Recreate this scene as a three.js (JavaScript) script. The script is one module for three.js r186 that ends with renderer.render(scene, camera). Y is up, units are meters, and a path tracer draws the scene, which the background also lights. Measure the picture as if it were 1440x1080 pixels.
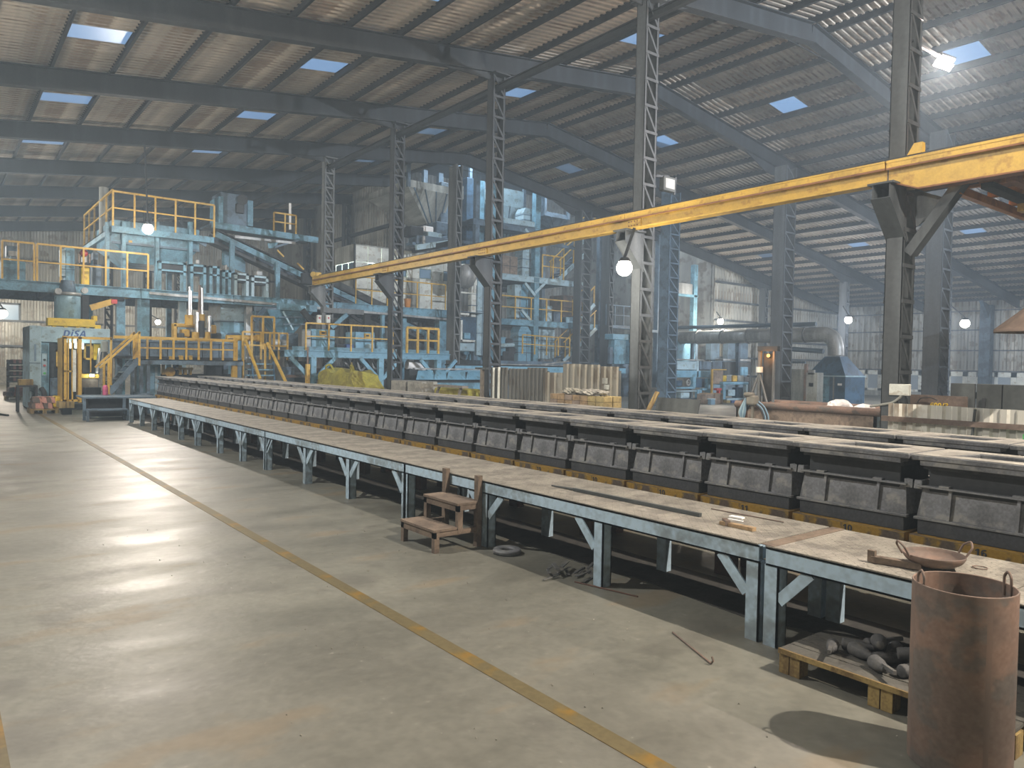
import * as THREE from 'three';
import { mergeGeometries } from 'three/addons/utils/BufferGeometryUtils.js';
import { ConvexGeometry } from 'three/addons/geometries/ConvexGeometry.js';
import { RoundedBoxGeometry } from 'three/addons/geometries/RoundedBoxGeometry.js';
import { TextGeometry } from 'three/addons/geometries/TextGeometry.js';
import { FontLoader } from 'three/addons/loaders/FontLoader.js';

// ---------------------------------------------------------------- camera, sky, exposure, haze
const scene = new THREE.Scene();
const V = (x, y, z) => new THREE.Vector3(x, y, z);
const F = 1040, EYE = V(0, 1.7, 0);
const fwdC = V(-815, -43, F).normalize();
const dn0 = V(-0.0185, 1, 0); dn0.z = -(fwdC.x * dn0.x + fwdC.y) / fwdC.z; dn0.normalize();
const rtC = new THREE.Vector3().crossVectors(dn0, fwdC);
const camX = V(rtC.x, -dn0.x, -fwdC.x), camDown = V(rtC.y, -dn0.y, -fwdC.y), camFwd = V(rtC.z, -dn0.z, -fwdC.z);
const camera = new THREE.PerspectiveCamera(2 * Math.atan(540 / F) * 180 / Math.PI, 4 / 3, 0.05, 300);
camera.position.copy(EYE);
camera.quaternion.setFromRotationMatrix(new THREE.Matrix4().makeBasis(camX, camDown.clone().negate(), camFwd.clone().negate()));
scene.background = new THREE.Color().setRGB(0.52, 0.74, 1.05);
const renderer = new THREE.WebGLRenderer({ antialias: true });
renderer.toneMapping = THREE.LinearToneMapping;
renderer.toneMappingExposure = 1.08;
renderer.shadowMap.enabled = true;
scene.fog = new THREE.FogExp2(new THREE.Color().setRGB(0.66, 0.84, 1.0), 0.0055);
const LAMP = 1;                                      // one dimmer for every floodlight

// ---------------------------------------------------------------- placing helpers
const ray = (px, py) => camX.clone().multiplyScalar(px - 720).addScaledVector(camDown, py - 540).addScaledVector(camFwd, F);
const atZ = (px, py, z) => { const r = ray(px, py); return EYE.clone().addScaledVector(r, z / r.z); };
const atX = (px, py, x) => { const r = ray(px, py); return EYE.clone().addScaledVector(r, x / r.x); };
const atY = (px, py, y) => { const r = ray(px, py); return EYE.clone().addScaledVector(r, (y - 1.7) / r.y); };
let seed = 20240611;
const rnd = () => { seed |= 0; seed = seed + 0x6D2B79F5 | 0; let t = Math.imul(seed ^ seed >>> 15, 1 | seed); t = t + Math.imul(t ^ t >>> 7, 61 | t) ^ t; return ((t ^ t >>> 14) >>> 0) / 4294967296; };
const rr = (a, b) => a + (b - a) * rnd();

// ---------------------------------------------------------------- textures (colour, grain and wear only)
function noiseGrid(n, s) { const r = []; let q = s; for (let i = 0; i < n * n; i++) { q = Math.imul(q ^ q >>> 13, 1540483477) + 374761393 | 0; r.push(((q ^ q >>> 15) >>> 0) / 4294967296); } return r; }
function fbm(size, base, oct, s, sx = 1, sy = 1) {
  const out = new Float32Array(size * size); let amp = 1, tot = 0;
  for (let o = 0; o < oct; o++) {
    const n = base << o, g = noiseGrid(n, s + o * 77);
    const nx = Math.max(1, Math.round(n * sx)), ny = Math.max(1, Math.round(n * sy));
    for (let y = 0; y < size; y++) {
      const fy = y / size * ny, y0 = Math.floor(fy), ty = fy - y0, sy_ = ty * ty * (3 - 2 * ty);
      const r0 = (y0 % ny % n) * n, r1 = ((y0 + 1) % ny % n) * n;
      for (let x = 0; x < size; x++) {
        const fx = x / size * nx, x0 = Math.floor(fx), tx = fx - x0, sx_ = tx * tx * (3 - 2 * tx), xa = x0 % nx % n, xb = (x0 + 1) % nx % n;
        const a = g[r0 + xa] + (g[r0 + xb] - g[r0 + xa]) * sx_, b = g[r1 + xa] + (g[r1 + xb] - g[r1 + xa]) * sx_;
        out[y * size + x] += amp * (a + (b - a) * sy_);
      }
    }
    tot += amp; amp *= 0.55;
  }
  for (let i = 0; i < out.length; i++) out[i] /= tot;
  return out;
}
function tex(size, fn, metres, srgb = true) {
  const d = new Uint8Array(size * size * 4);
  for (let i = 0; i < size * size; i++) { const c = fn(i, i % size, Math.floor(i / size)); for (let k = 0; k < 3; k++) d[i * 4 + k] = Math.max(0, Math.min(255, (Array.isArray(c) ? c[k] : c) * 255)); d[i * 4 + 3] = 255; }
  const t = new THREE.DataTexture(d, size, size); t.wrapS = t.wrapT = THREE.RepeatWrapping; t.magFilter = THREE.LinearFilter; t.minFilter = THREE.LinearMipmapLinearFilter; t.generateMipmaps = true;
  t.repeat.set(1 / metres, 1 / metres); if (srgb) t.colorSpace = THREE.SRGBColorSpace; t.needsUpdate = true; return t;
}
const mixc = (a, b, t) => { t = Math.max(0, Math.min(1, t)); return [a[0] + (b[0] - a[0]) * t, a[1] + (b[1] - a[1]) * t, a[2] + (b[2] - a[2]) * t]; };
const sstep = (a, b, x) => { const t = Math.max(0, Math.min(1, (x - a) / (b - a))); return t * t * (3 - 2 * t); };
const n1 = fbm(512, 4, 7, 11), n2 = fbm(512, 8, 6, 91), nStreak = fbm(512, 8, 6, 31, 2, 0.25), nFine = fbm(512, 64, 3, 7);
const T = {};
T.grime = tex(512, (i) => { const a = 0.72 + 0.5 * (n1[i] - 0.5) + 0.25 * (nFine[i] - 0.5), s = sstep(0.56, 0.7, n2[i]); return mixc([a + 0.16, a + 0.155, a + 0.15], [0.6, 0.55, 0.5], s * 0.5); }, 2.2);
T.paint = tex(512, (i) => { const a = 0.88 + 0.25 * (n1[i] - 0.5) + 0.1 * (nFine[i] - 0.5), s = sstep(0.6, 0.74, n2[i]); return mixc([a, a, a], [0.62, 0.55, 0.48], s * 0.45); }, 1.3);
T.streak = tex(512, (i) => { const a = 0.8 + 0.45 * (nStreak[i] - 0.5) + 0.15 * (nFine[i] - 0.5); return [a, a * 0.99, a * 0.97]; }, 3);
T.rust = tex(512, (i) => { const t = sstep(0.34, 0.68, n1[i]), u = sstep(0.55, 0.7, n2[i]); return mixc(mixc([0.56, 0.44, 0.38], [0.46, 0.38, 0.34], t), [0.4, 0.37, 0.35], u * 0.7).map((c) => c + 0.09 * (nFine[i] - 0.5)); }, 1.1);
T.yellowworn = tex(512, (i) => { const t = sstep(0.42, 0.6, n2[i] * 0.6 + nStreak[i] * 0.4); return mixc([0.72, 0.56, 0.2], [0.42, 0.36, 0.32], t).map((c) => c + 0.12 * (nFine[i] - 0.5)); }, 0.9);
T.iron = tex(512, (i) => { const a = 0.42 + 0.28 * (n1[i] - 0.5) + 0.14 * (nFine[i] - 0.5); return mixc([a, a, a * 1.01], [0.62, 0.6, 0.55], sstep(0.56, 0.72, n2[i]) * 0.5); }, 0.8);
T.dust = tex(512, (i) => { const a = 0.63 + 0.22 * (n1[i] - 0.5) + 0.16 * (nFine[i] - 0.5); return mixc([a, a * 0.985, a * 0.94], [0.44, 0.43, 0.42], sstep(0.52, 0.7, n2[i]) * 0.5); }, 0.9);
T.wood = tex(512, (i) => { const a = nStreak[i]; return mixc([0.7, 0.6, 0.42], [0.45, 0.36, 0.25], sstep(0.3, 0.75, a * 0.7 + nFine[i] * 0.3)); }, 0.7);
T.sheet = tex(512, (i) => { const a = 0.8 + 0.35 * (nStreak[i] - 0.5) + 0.2 * (n1[i] - 0.5); return mixc([a, a * 0.985, a * 0.95], [0.5, 0.42, 0.34], sstep(0.56, 0.72, n2[i]) * 0.6); }, 4);
{
  const S = 1024, c1 = fbm(S, 4, 8, 5), c2 = fbm(S, 16, 6, 55), c3 = fbm(S, 8, 7, 155, 0.6, 1.6), cf = fbm(S, 128, 3, 9);
  T.concrete = tex(S, (i) => {
    const a = 0.575 + 0.22 * (c1[i] - 0.5) + 0.12 * (c3[i] - 0.5) + 0.09 * (cf[i] - 0.5);
    let c = [a * 0.95, a * 0.945, a * 0.885];
    c = mixc(c, [0.40, 0.39, 0.37], sstep(0.56, 0.74, c2[i] * 0.6 + c1[i] * 0.4) * 0.45);
    c = mixc(c, [0.60, 0.5, 0.38], sstep(0.6, 0.75, c3[i]) * 0.35);
    return mixc(c, [0.85, 0.84, 0.8], sstep(0.86, 0.93, cf[i]) * 0.5);
  }, 5.2);
  T.concreteBump = tex(S, (i) => 0.55 * c3[i] + 0.35 * c2[i] + 0.1 * cf[i], 5.2, false);
  T.concreteRough = tex(S, (i) => 0.27 + 0.4 * c3[i], 5.2, false);
  T.stripe = tex(512, (i) => mixc([0.64, 0.52, 0.24], [0.5, 0.47, 0.38], sstep(0.42, 0.6, n2[i] * 0.55 + n1[i] * 0.45)).map((c) => c + 0.1 * (nFine[i] - 0.5)), 1.4);
}
T.tread = tex(128, (i, x, y) => { const u = x / 128, v = y / 128; const bar = (cx, cy, a) => { let dx = u - cx, dy = v - cy; dx -= Math.round(dx); dy -= Math.round(dy); const p = dx * Math.cos(a) + dy * Math.sin(a), q = -dx * Math.sin(a) + dy * Math.cos(a); return Math.max(0, 1 - Math.hypot(p / 0.2, q / 0.06)); }; return Math.min(1, 2 * Math.max(bar(0.25, 0.25, 0.785), bar(0.75, 0.75, 0.785), bar(0.75, 0.25, -0.785), bar(0.25, 0.75, -0.785))); }, 0.075, false);

// ---------------------------------------------------------------- materials
const mat = (r, g, b, t, o = {}) => { const m = new THREE.MeshStandardMaterial({ color: new THREE.Color().setRGB(r, g, b), roughness: o.rough ?? 0.7, metalness: o.metal ?? 0, side: o.two ? THREE.DoubleSide : THREE.FrontSide }); if (t) m.map = T[t]; if (o.bump) { m.bumpMap = T[o.bump]; m.bumpScale = o.bs ?? 0.003; } return m; };
const M = {
  floor: Object.assign(mat(0.56, 0.565, 0.545, 'concrete', { rough: 1, bump: 'concreteBump', bs: 0.012 }), { roughnessMap: T.concreteRough }),
  stripe: mat(0.48, 0.44, 0.3, 'stripe', { rough: 0.6 }),
  blue: mat(0.16, 0.35, 0.47, 'grime', { rough: 0.55 }), blueBright: mat(0.2, 0.43, 0.58, 'paint', { rough: 0.5 }), bluePale: mat(0.42, 0.6, 0.68, 'paint', { rough: 0.5 }),
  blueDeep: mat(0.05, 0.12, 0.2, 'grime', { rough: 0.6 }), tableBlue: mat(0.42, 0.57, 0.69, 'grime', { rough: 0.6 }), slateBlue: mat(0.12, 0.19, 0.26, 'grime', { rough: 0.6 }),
  steel: mat(0.1, 0.118, 0.135, 'streak', { rough: 0.6 }), steelPale: mat(0.22, 0.24, 0.25, 'streak', { rough: 0.6 }), pane: mat(0.28, 0.33, 0.37, null, { rough: 0.2 }), rafter: mat(0.032, 0.04, 0.048, 'streak', { rough: 0.7 }), steelDark: mat(0.05, 0.06, 0.07, 'streak', { rough: 0.6 }),
  purlin: mat(0.035, 0.04, 0.046, 'streak', { rough: 0.8 }), roof: mat(0.6, 0.55, 0.49, 'sheet', { rough: 0.6, two: true }), fence: mat(0.85, 0.88, 0.86, 'sheet', { rough: 0.5, two: true }), wall: mat(0.55, 0.57, 0.55, 'sheet', { rough: 0.6, two: true }), wallDark: mat(0.3, 0.31, 0.31, 'sheet', { rough: 0.7, two: true }),
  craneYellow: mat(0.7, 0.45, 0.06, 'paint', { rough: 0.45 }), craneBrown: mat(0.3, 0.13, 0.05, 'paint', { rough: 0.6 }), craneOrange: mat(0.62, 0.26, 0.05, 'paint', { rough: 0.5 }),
  yellow: mat(0.72, 0.45, 0.06, 'paint', { rough: 0.5 }), yellowBright: mat(0.9, 0.62, 0.02, 'paint', { rough: 0.45 }), yellowWorn: mat(0.6, 0.62, 0.55, 'yellowworn', { rough: 0.8 }),
  iron: mat(0.98, 1.04, 1.1, 'iron', { rough: 0.6, metal: 0.1 }), ironDark: mat(0.2, 0.22, 0.25, 'iron', { rough: 0.7 }), black: mat(0.02, 0.022, 0.024, null, { rough: 0.7 }), dust: mat(0.72, 0.72, 0.7, 'dust', { rough: 0.9 }),
  rust: mat(0.72, 0.8, 0.82, 'rust', { rough: 0.75 }), rustDark: mat(0.45, 0.35, 0.3, 'rust', { rough: 0.85 }), wood: mat(0.72, 0.75, 0.6, 'wood', { rough: 0.85 }), sand: mat(0.11, 0.11, 0.11, 'dust', { rough: 1 }), woodDust: mat(0.22, 0.22, 0.21, 'dust', { rough: 0.95 }), woodGrey: mat(0.55, 0.5, 0.45, 'dust', { rough: 0.9 }), woodBrown: mat(0.42, 0.33, 0.27, 'dust', { rough: 0.9 }),  // the sand entry is a dark tone for the added floor strip
  deck: mat(0.66, 0.64, 0.6, 'dust', { rough: 0.75, bump: 'tread', bs: 0.004 }), concrete: mat(0.75, 0.75, 0.72, 'dust', { rough: 0.95 }),
  white: mat(0.82, 0.86, 0.79, 'paint', { rough: 0.5 }), whiteGrey: mat(0.5, 0.53, 0.5, 'streak', { rough: 0.6 }), chrome: mat(0.75, 0.76, 0.78, null, { rough: 0.25, metal: 0.9 }), galv: mat(0.5, 0.53, 0.54, 'streak', { rough: 0.45, metal: 0.3 }), 
  pink: mat(0.6, 0.3, 0.24, 'grime', { rough: 0.8 }), brick: mat(0.85, 0.62, 0.38, 'dust', { rough: 0.95 }), brickPale: mat(1.0, 0.82, 0.4, 'dust', { rough: 0.95 }), bag: mat(0.42, 0.38, 0.05, 'grime', { rough: 0.85 }), green: mat(0.1, 0.6, 0.15, 'paint', { rough: 0.6 }), red: mat(0.6, 0.06, 0.06, 'paint', { rough: 0.5 }), magenta: mat(0.75, 0.15, 0.3, 'paint', { rough: 0.6 }),
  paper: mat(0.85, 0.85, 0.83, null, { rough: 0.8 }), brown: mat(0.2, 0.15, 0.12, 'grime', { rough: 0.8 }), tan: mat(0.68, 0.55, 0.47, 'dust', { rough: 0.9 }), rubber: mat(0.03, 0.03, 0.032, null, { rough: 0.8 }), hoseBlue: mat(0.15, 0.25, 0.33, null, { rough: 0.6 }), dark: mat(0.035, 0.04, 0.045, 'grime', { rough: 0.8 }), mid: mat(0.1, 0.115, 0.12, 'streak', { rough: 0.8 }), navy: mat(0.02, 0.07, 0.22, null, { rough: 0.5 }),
  riser: mat(0.4, 0.41, 0.41, 'iron', { rough: 0.75 }), slag: mat(0.6, 0.62, 0.62, 'iron', { rough: 0.5 }), screen: mat(0.31, 0.31, 0.28, 'sheet', { rough: 0.7, two: true }), screenDark: mat(0.16, 0.17, 0.17, 'sheet', { rough: 0.7, two: true }), glassBlue: mat(0.2, 0.3, 0.4, null, { rough: 0.15 }),
  glow: new THREE.MeshStandardMaterial({ color: 0x222222, emissive: new THREE.Color(1, 0.93, 0.8), emissiveIntensity: 14 }), glowAmber: new THREE.MeshStandardMaterial({ color: 0x222222, emissive: new THREE.Color(1, 0.55, 0.12), emissiveIntensity: 3 }), glowTube: new THREE.MeshStandardMaterial({ color: 0x444444, emissive: new THREE.Color(0.9, 1, 0.95), emissiveIntensity: 2.5 }),
  skylight: new THREE.MeshPhysicalMaterial({ color: new THREE.Color().setRGB(0.7, 0.78, 0.86), transmission: 1, thickness: 0, roughness: 0.35 }),
  window: new THREE.MeshPhysicalMaterial({ color: new THREE.Color().setRGB(0.8, 0.86, 0.9), transmission: 1, thickness: 0, roughness: 0.1 }),
};

// ---------------------------------------------------------------- shapes
const clean = (g) => { const h = g.index ? g.toNonIndexed() : g; for (const k of Object.keys(h.attributes)) if (k !== 'position' && k !== 'normal') h.deleteAttribute(k); if (!h.attributes.normal) h.computeVertexNormals(); return h; };
const bb = (x0, x1, y0, y1, z0, z1) => clean(new THREE.BoxGeometry(Math.abs(x1 - x0), Math.abs(y1 - y0), Math.abs(z1 - z0)).translate((x0 + x1) / 2, (y0 + y1) / 2, (z0 + z1) / 2));
const rb = (x0, x1, y0, y1, z0, z1, r = 0.01) => clean(new RoundedBoxGeometry(Math.abs(x1 - x0), Math.abs(y1 - y0), Math.abs(z1 - z0), 1, r).translate((x0 + x1) / 2, (y0 + y1) / 2, (z0 + z1) / 2));
function orient(g, p, q, up = V(0, 1, 0)) { // local z runs from p to q
  const d = q.clone().sub(p).normalize(); if (Math.abs(d.dot(up)) > 0.98) up = V(1, 0, 0);
  const x = new THREE.Vector3().crossVectors(up, d).normalize(), y = new THREE.Vector3().crossVectors(d, x);
  return g.applyMatrix4(new THREE.Matrix4().makeBasis(x, y, d).setPosition(p.clone().add(q).multiplyScalar(0.5)));
}
const bar = (p, q, w, h, up) => clean(orient(new THREE.BoxGeometry(w, h, p.distanceTo(q)), p, q, up));
const tube = (p, q, r, n = 8, r2 = r) => clean(orient(new THREE.CylinderGeometry(r2, r, p.distanceTo(q), n).rotateX(Math.PI / 2), p, q));
const pipe = (pts, r, n = 8, seg = 0, closed = false) => clean(new THREE.TubeGeometry(new THREE.CatmullRomCurve3(pts, closed, 'catmullrom', 0.3), seg || pts.length * 6, r, n, closed));
const lathe = (prof, x, y, z, n = 24) => clean(new THREE.LatheGeometry(prof.map((p) => new THREE.Vector2(p[0], p[1])), n).translate(x, y, z));
const hull = (pts) => clean(new ConvexGeometry(pts));
const frustum = (x0, x1, z0, z1, yT, a0, a1, c0, c1, yB) => hull([V(x0, yT, z0), V(x1, yT, z0), V(x0, yT, z1), V(x1, yT, z1), V(a0, yB, c0), V(a1, yB, c0), V(a0, yB, c1), V(a1, yB, c1)]);
const prism = (pts, depth, bevel = 0) => { const s = new THREE.Shape(pts.map((p) => new THREE.Vector2(p[0], p[1]))); return clean(new THREE.ExtrudeGeometry(s, { depth, bevelEnabled: bevel > 0, bevelSize: bevel, bevelThickness: bevel, bevelSegments: 1 })); };
const ibeam = (p, q, h, w, up) => { const d = q.clone().sub(p).normalize(); let u = up ?? V(0, 1, 0); const x = new THREE.Vector3().crossVectors(u, d).normalize(); u = new THREE.Vector3().crossVectors(d, x); const o = (k) => u.clone().multiplyScalar(k * (h / 2 - 0.01)); return [bar(p, q, 0.02, h, u), bar(p.clone().add(o(1)), q.clone().add(o(1)), w, 0.025, u), bar(p.clone().add(o(-1)), q.clone().add(o(-1)), w, 0.025, u)]; };
// a sheet with trapezoid ribs: ribs run along "run", repeat along "across"
function ribbed(o, across, run, pitch, depth, nrm) {
  const L = across.length(), n = Math.max(1, Math.round(L / pitch)), a = across.clone().normalize(), pos = [], P = [];
  for (let i = 0; i < n; i++) for (const [t, d] of [[0, 0], [0.36, 0], [0.5, 1], [0.86, 1]]) P.push([(i + t) / n * L, d * depth]);
  P.push([L, 0]);
  const pt = (k, e) => o.clone().addScaledVector(a, P[k][0]).addScaledVector(nrm, P[k][1]).addScaledVector(run, e);
  for (let k = 0; k < P.length - 1; k++) { const A = pt(k, 0), B = pt(k + 1, 0), C = pt(k + 1, 1), D = pt(k, 1); for (const v of [A, B, C, A, C, D]) pos.push(v.x, v.y, v.z); }
  const g = new THREE.BufferGeometry(); g.setAttribute('position', new THREE.Float32BufferAttribute(pos, 3)); g.computeVertexNormals(); return g;
}
function boxUV(g) {
  const p = g.attributes.position, n = g.attributes.normal, uv = new Float32Array(p.count * 2);
  for (let i = 0; i < p.count; i++) {
    const ax = Math.abs(n.getX(i)), ay = Math.abs(n.getY(i)), az = Math.abs(n.getZ(i)); let u, v;
    if (ay >= ax && ay >= az) { u = p.getX(i); v = p.getZ(i); } else if (ax >= az) { u = p.getZ(i); v = p.getY(i); } else { u = p.getX(i); v = p.getY(i); }
    uv[i * 2] = u; uv[i * 2 + 1] = v;
  }
  g.setAttribute('uv', new THREE.BufferAttribute(uv, 2)); return g;
}
// ---------------------------------------------------------------- naming
const taken = new Map(), base = new Map();
const numbered = (n) => { const k = taken.get(n) ?? 0; taken.set(n, k + 1); return k ? n + '_' + String(k).padStart(3, '0') : n; };
const orphan = new THREE.Group();
function tag(o, label, category, group, kind) { o.userData.label = label; if (category) o.userData.category = category; if (group) o.userData.group = group; if (kind) o.userData.kind = kind; return o; }
function thing(name, label, category, pos = [0, 0, 0], group, kind) {
  const o = new THREE.Group(); o.name = numbered(name); o.position.set(...pos); scene.add(o); base.set(o, o.position.clone());
  return tag(o, label, kind === 'structure' ? null : category, group, kind);
}
function P(parent, name, m, ...geos) { // geometry is given in world metres; returns the part
  const list = geos.flat(9).map(clean), g = list.length > 1 ? mergeGeometries(list) : list[0].clone();
  boxUV(g); const off = base.get(parent); if (off) g.translate(-off.x, -off.y, -off.z);
  const o = new THREE.Mesh(g, m); o.name = name; o.castShadow = o.receiveShadow = true; (parent ?? scene).add(o); base.set(o, off ?? V(0, 0, 0));
  return o;
}
function one(name, label, category, m, group, ...geos) { const o = P(scene, numbered(name), m, ...geos); return tag(o, label, category, group); } // a thing that is a single mesh
function copy(o, name, pos, label, turn) { const c = o.clone(); c.name = numbered(name); c.userData = { ...o.userData }; if (label) c.userData.label = label; c.position.set(...pos); if (turn !== undefined) c.rotation.y = turn; scene.add(c); return c; }
const ORD = ['first', 'second', 'third', 'fourth', 'fifth', 'sixth', 'seventh', 'eighth', 'ninth', 'tenth', 'eleventh', 'twelfth', 'thirteenth', 'fourteenth', 'fifteenth', 'sixteenth', 'seventeenth', 'eighteenth', 'nineteenth', 'twentieth', 'twenty-first', 'twenty-second', 'twenty-third', 'twenty-fourth', 'twenty-fifth', 'twenty-sixth', 'twenty-seventh', 'twenty-eighth', 'twenty-ninth', 'thirtieth'];
// pixel rectangle standing on the plane z (or x), given depth behind it
const zr = (x0, y0, x1, y1, z, d = 0.1) => { const a = atZ(x0, (y0 + y1) / 2, z).x, b = atZ(x1, (y0 + y1) / 2, z).x, t = atZ((x0 + x1) / 2, y0, z).y, u = atZ((x0 + x1) / 2, y1, z).y; return [a, b, u, t, z - d, z]; };
const zb = (...a) => bb(...zr(...a));
const xr = (x0, y0, x1, y1, x, d = 0.1) => { const a = atX(x0, (y0 + y1) / 2, x).z, b = atX(x1, (y0 + y1) / 2, x).z, t = atX((x0 + x1) / 2, y0, x).y, u = atX((x0 + x1) / 2, y1, x).y; return [x, x + d, u, t, a, b]; };
const xb = (...a) => bb(...xr(...a));
// a railing along p -> q (deck level): posts, top rail, knee rail
function railing(label, p, q, n, h = 1.05, m = M.yellow, r = 0.028, rough = 'yellow guard rails') {
  const t = thing('guard_rail', label, 'railing', p.toArray());
  const up = V(0, 1, 0);
  for (let i = 0; i < n; i++) { const a = p.clone().lerp(q, n === 1 ? 0 : i / (n - 1)); P(t, 'post', m, bar(a, a.clone().addScaledVector(up, h), r * 2, r * 2, V(1, 0, 0))); }
  P(t, 'top_rail', m, bar(p.clone().addScaledVector(up, h), q.clone().addScaledVector(up, h), r * 2.2, r * 2.2));
  P(t, 'knee_rail', m, bar(p.clone().addScaledVector(up, h * 0.52), q.clone().addScaledVector(up, h * 0.52), r * 1.7, r * 1.7));
  return t;
}
const FONT = await new FontLoader().loadAsync('fonts/droid/droid_sans_bold.typeface.json');
const text = (s, size, depth) => { const g = new TextGeometry(s, { font: FONT, size, depth, curveSegments: 3, bevelEnabled: false }); g.computeBoundingBox(); const b = g.boundingBox; return clean(g.translate(-(b.min.x + b.max.x) / 2, -(b.min.y + b.max.y) / 2, 0)); };

// ================================================================ THE HALL
const ZK = (k) => -5.55 - 5.47 * k, RIDGE = 18.7;
const rafterY = (x) => 10.5 - (x < RIDGE ? 0.13 : 0.145) * Math.abs(x - RIDGE);   // underside of the rafters
const sheetY = (x) => rafterY(x) + 0.72;
const XL = -1.75, XR = 52, ZN = 12.5, ZF = -50;
const ZT = ZK(4) - 0.5;                              // the right half ends here in a gable, with the taller plant bay behind
{ // floor
  const f = P(scene, 'floor', M.floor, bb(XL - 0.3, XR + 0.3, -0.2, 0, ZF - 0.3, ZN + 0.3)); tag(f, 'worn grey concrete floor of the foundry hall', null, null, 'structure');
  const strip = (x, w, z0, z1) => bb(x - w / 2, x + w / 2, 0, 0.003, z0, z1);
  tag(P(scene, 'trim_1', M.stripe, strip(2.43, 0.1, -30, 2)), 'worn yellow walkway line running along the concrete floor', null, null, 'structure');
  tag(P(scene, 'trim_2', M.stripe, strip(0.2, 0.1, -5.2, 2)), 'second worn yellow line at the edge of the concrete floor', null, null, 'structure');
}
{ // ceiling: every sheet between two purlins is a piece, with clear panels let in
  const roof = thing('ceiling', 'corrugated sheet roof of the hall on dark steel rafters with small skylights', 'roof', [0, 0, 0], null, 'structure');
  const left = [], right = [];
  for (let k = 0; k <= 15; k++) left.push(RIDGE - 1.36 * k - 0.02);
  for (let k = 0; k <= 25; k++) right.push(RIDGE + 0.65 + 1.3 * k);
  const skyX = [3.65, 8.85, 15.35, 22.6, 30.4, 38.2];
  const bays = []; for (let k = -3; k <= 7; k++) bays.push([ZK(k), ZK(k + 1), k]); bays.unshift([ZN + 0.3, ZK(-3), -4]);
  bays[bays.length - 1][1] = ZF;
  const sheet = (x0, x1, z0, z1) => { const o = V(x0, sheetY(x0), z0); return ribbed(o, V(0, 0, z1 - z0), V(x1 - x0, sheetY(x1) - sheetY(x0), 0), 0.2, 0.035, V(0, -1, 0)); };
  for (const [z0, z1, k] of bays) {
    for (const [list, end] of [[left, XL - 0.2], [[RIDGE, ...right], XR]]) {
      if (list !== left && k >= 4) continue;
      for (let i = 0; i < list.length; i++) {
        const a = list[i], b = list[i + 1] ?? end; if (Math.abs(b - a) < 0.1) continue;
        const c = (a + b) / 2, hit = k >= -1 && skyX.some((s) => Math.abs(s - c) < 0.66);
        const za = list !== left && k === 3 ? ZT : z1;
        if (!hit) { P(roof, 'roof_sheet', M.roof, sheet(a, b, z0, za)); continue; }
        const m = (z0 + z1) / 2 - 0.45, h = 0.46;
        P(roof, 'roof_sheet', M.roof, sheet(a, b, z0, m + h)); P(roof, 'roof_sheet', M.roof, sheet(a, b, m - h, za));
        P(roof, 'skylight_panel', M.skylight, hull([[a, m + h], [b, m + h], [a, m - h], [b, m - h]].flatMap(([x, z]) => [V(x, sheetY(x), z), V(x, sheetY(x) + 0.004, z)])));
      }
    }
  }
  for (const [list, z1] of [[left, ZF], [right, ZT]]) for (const x of list) if (x > XL && x < XR) { const y = rafterY(x) + 0.62; P(roof, 'purlin', M.purlin, bb(x - 0.01, x + 0.01, y - 0.1, y + 0.1, z1, ZN), bb(x - 0.035, x + 0.035, y + 0.07, y + 0.09, z1, ZN), bb(x - 0.035, x + 0.035, y - 0.1, y - 0.085, z1, ZN)); }
  P(roof, 'ridge_cap', M.roof, bb(RIDGE - 0.7, RIDGE + 0.7, sheetY(RIDGE) + 0.01, sheetY(RIDGE) + 0.05, ZT, ZN));
  for (let k = -3; k <= 8; k++) {
    const z = ZK(k), half = (xa, xb_, name) => {
      const ya = rafterY(xa), yb = rafterY(xb_), h = 0.52, p = V(xa, ya + h / 2, z), q = V(xb_, yb + h / 2, z);
      P(roof, 'rafter', M.rafter, ibeam(p, q, h, 0.24));
    };
    half(XL, RIDGE); if (k <= 4) half(RIDGE, XR);
    P(roof, 'rafter_haunch', M.rafter, prism([[XL, rafterY(XL)], [XL, rafterY(XL) - 0.5], [XL + 2.6, rafterY(XL + 2.6)]], 0.03).translate(0, 0, z), prism([[12.2, rafterY(12.2)], [12.2 - 1.9, rafterY(10.3)], [12.0, rafterY(12.2) - 0.22], [12.4, rafterY(12.2) - 0.2], [13.5, rafterY(13.5)]], 0.03).translate(0, 0, z));
    if (k <= 4) P(roof, 'rafter_haunch', M.rafter, prism([[RIDGE - 1.7, rafterY(RIDGE - 1.7)], [RIDGE, rafterY(RIDGE) - 0.25], [RIDGE + 1.7, rafterY(RIDGE + 1.7)]], 0.03).translate(0, 0, z), prism([[25.2 - 1.6, rafterY(23.6)], [25.0, rafterY(25.2) - 0.35], [25.4, rafterY(25.2) - 0.4], [27, rafterY(27)]], 0.03).translate(0, 0, z), prism([[39, rafterY(39)], [41.3, rafterY(41.5) - 0.5], [41.8, rafterY(41.5) - 0.5], [43.6, rafterY(43.6)]], 0.03).translate(0, 0, z));
  }
  // ties along the column heads
  P(roof, 'eave_strut', M.rafter, ibeam(V(12.2, 9.25, ZN), V(12.2, 9.25, ZF), 0.16, 0.12));
}
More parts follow.
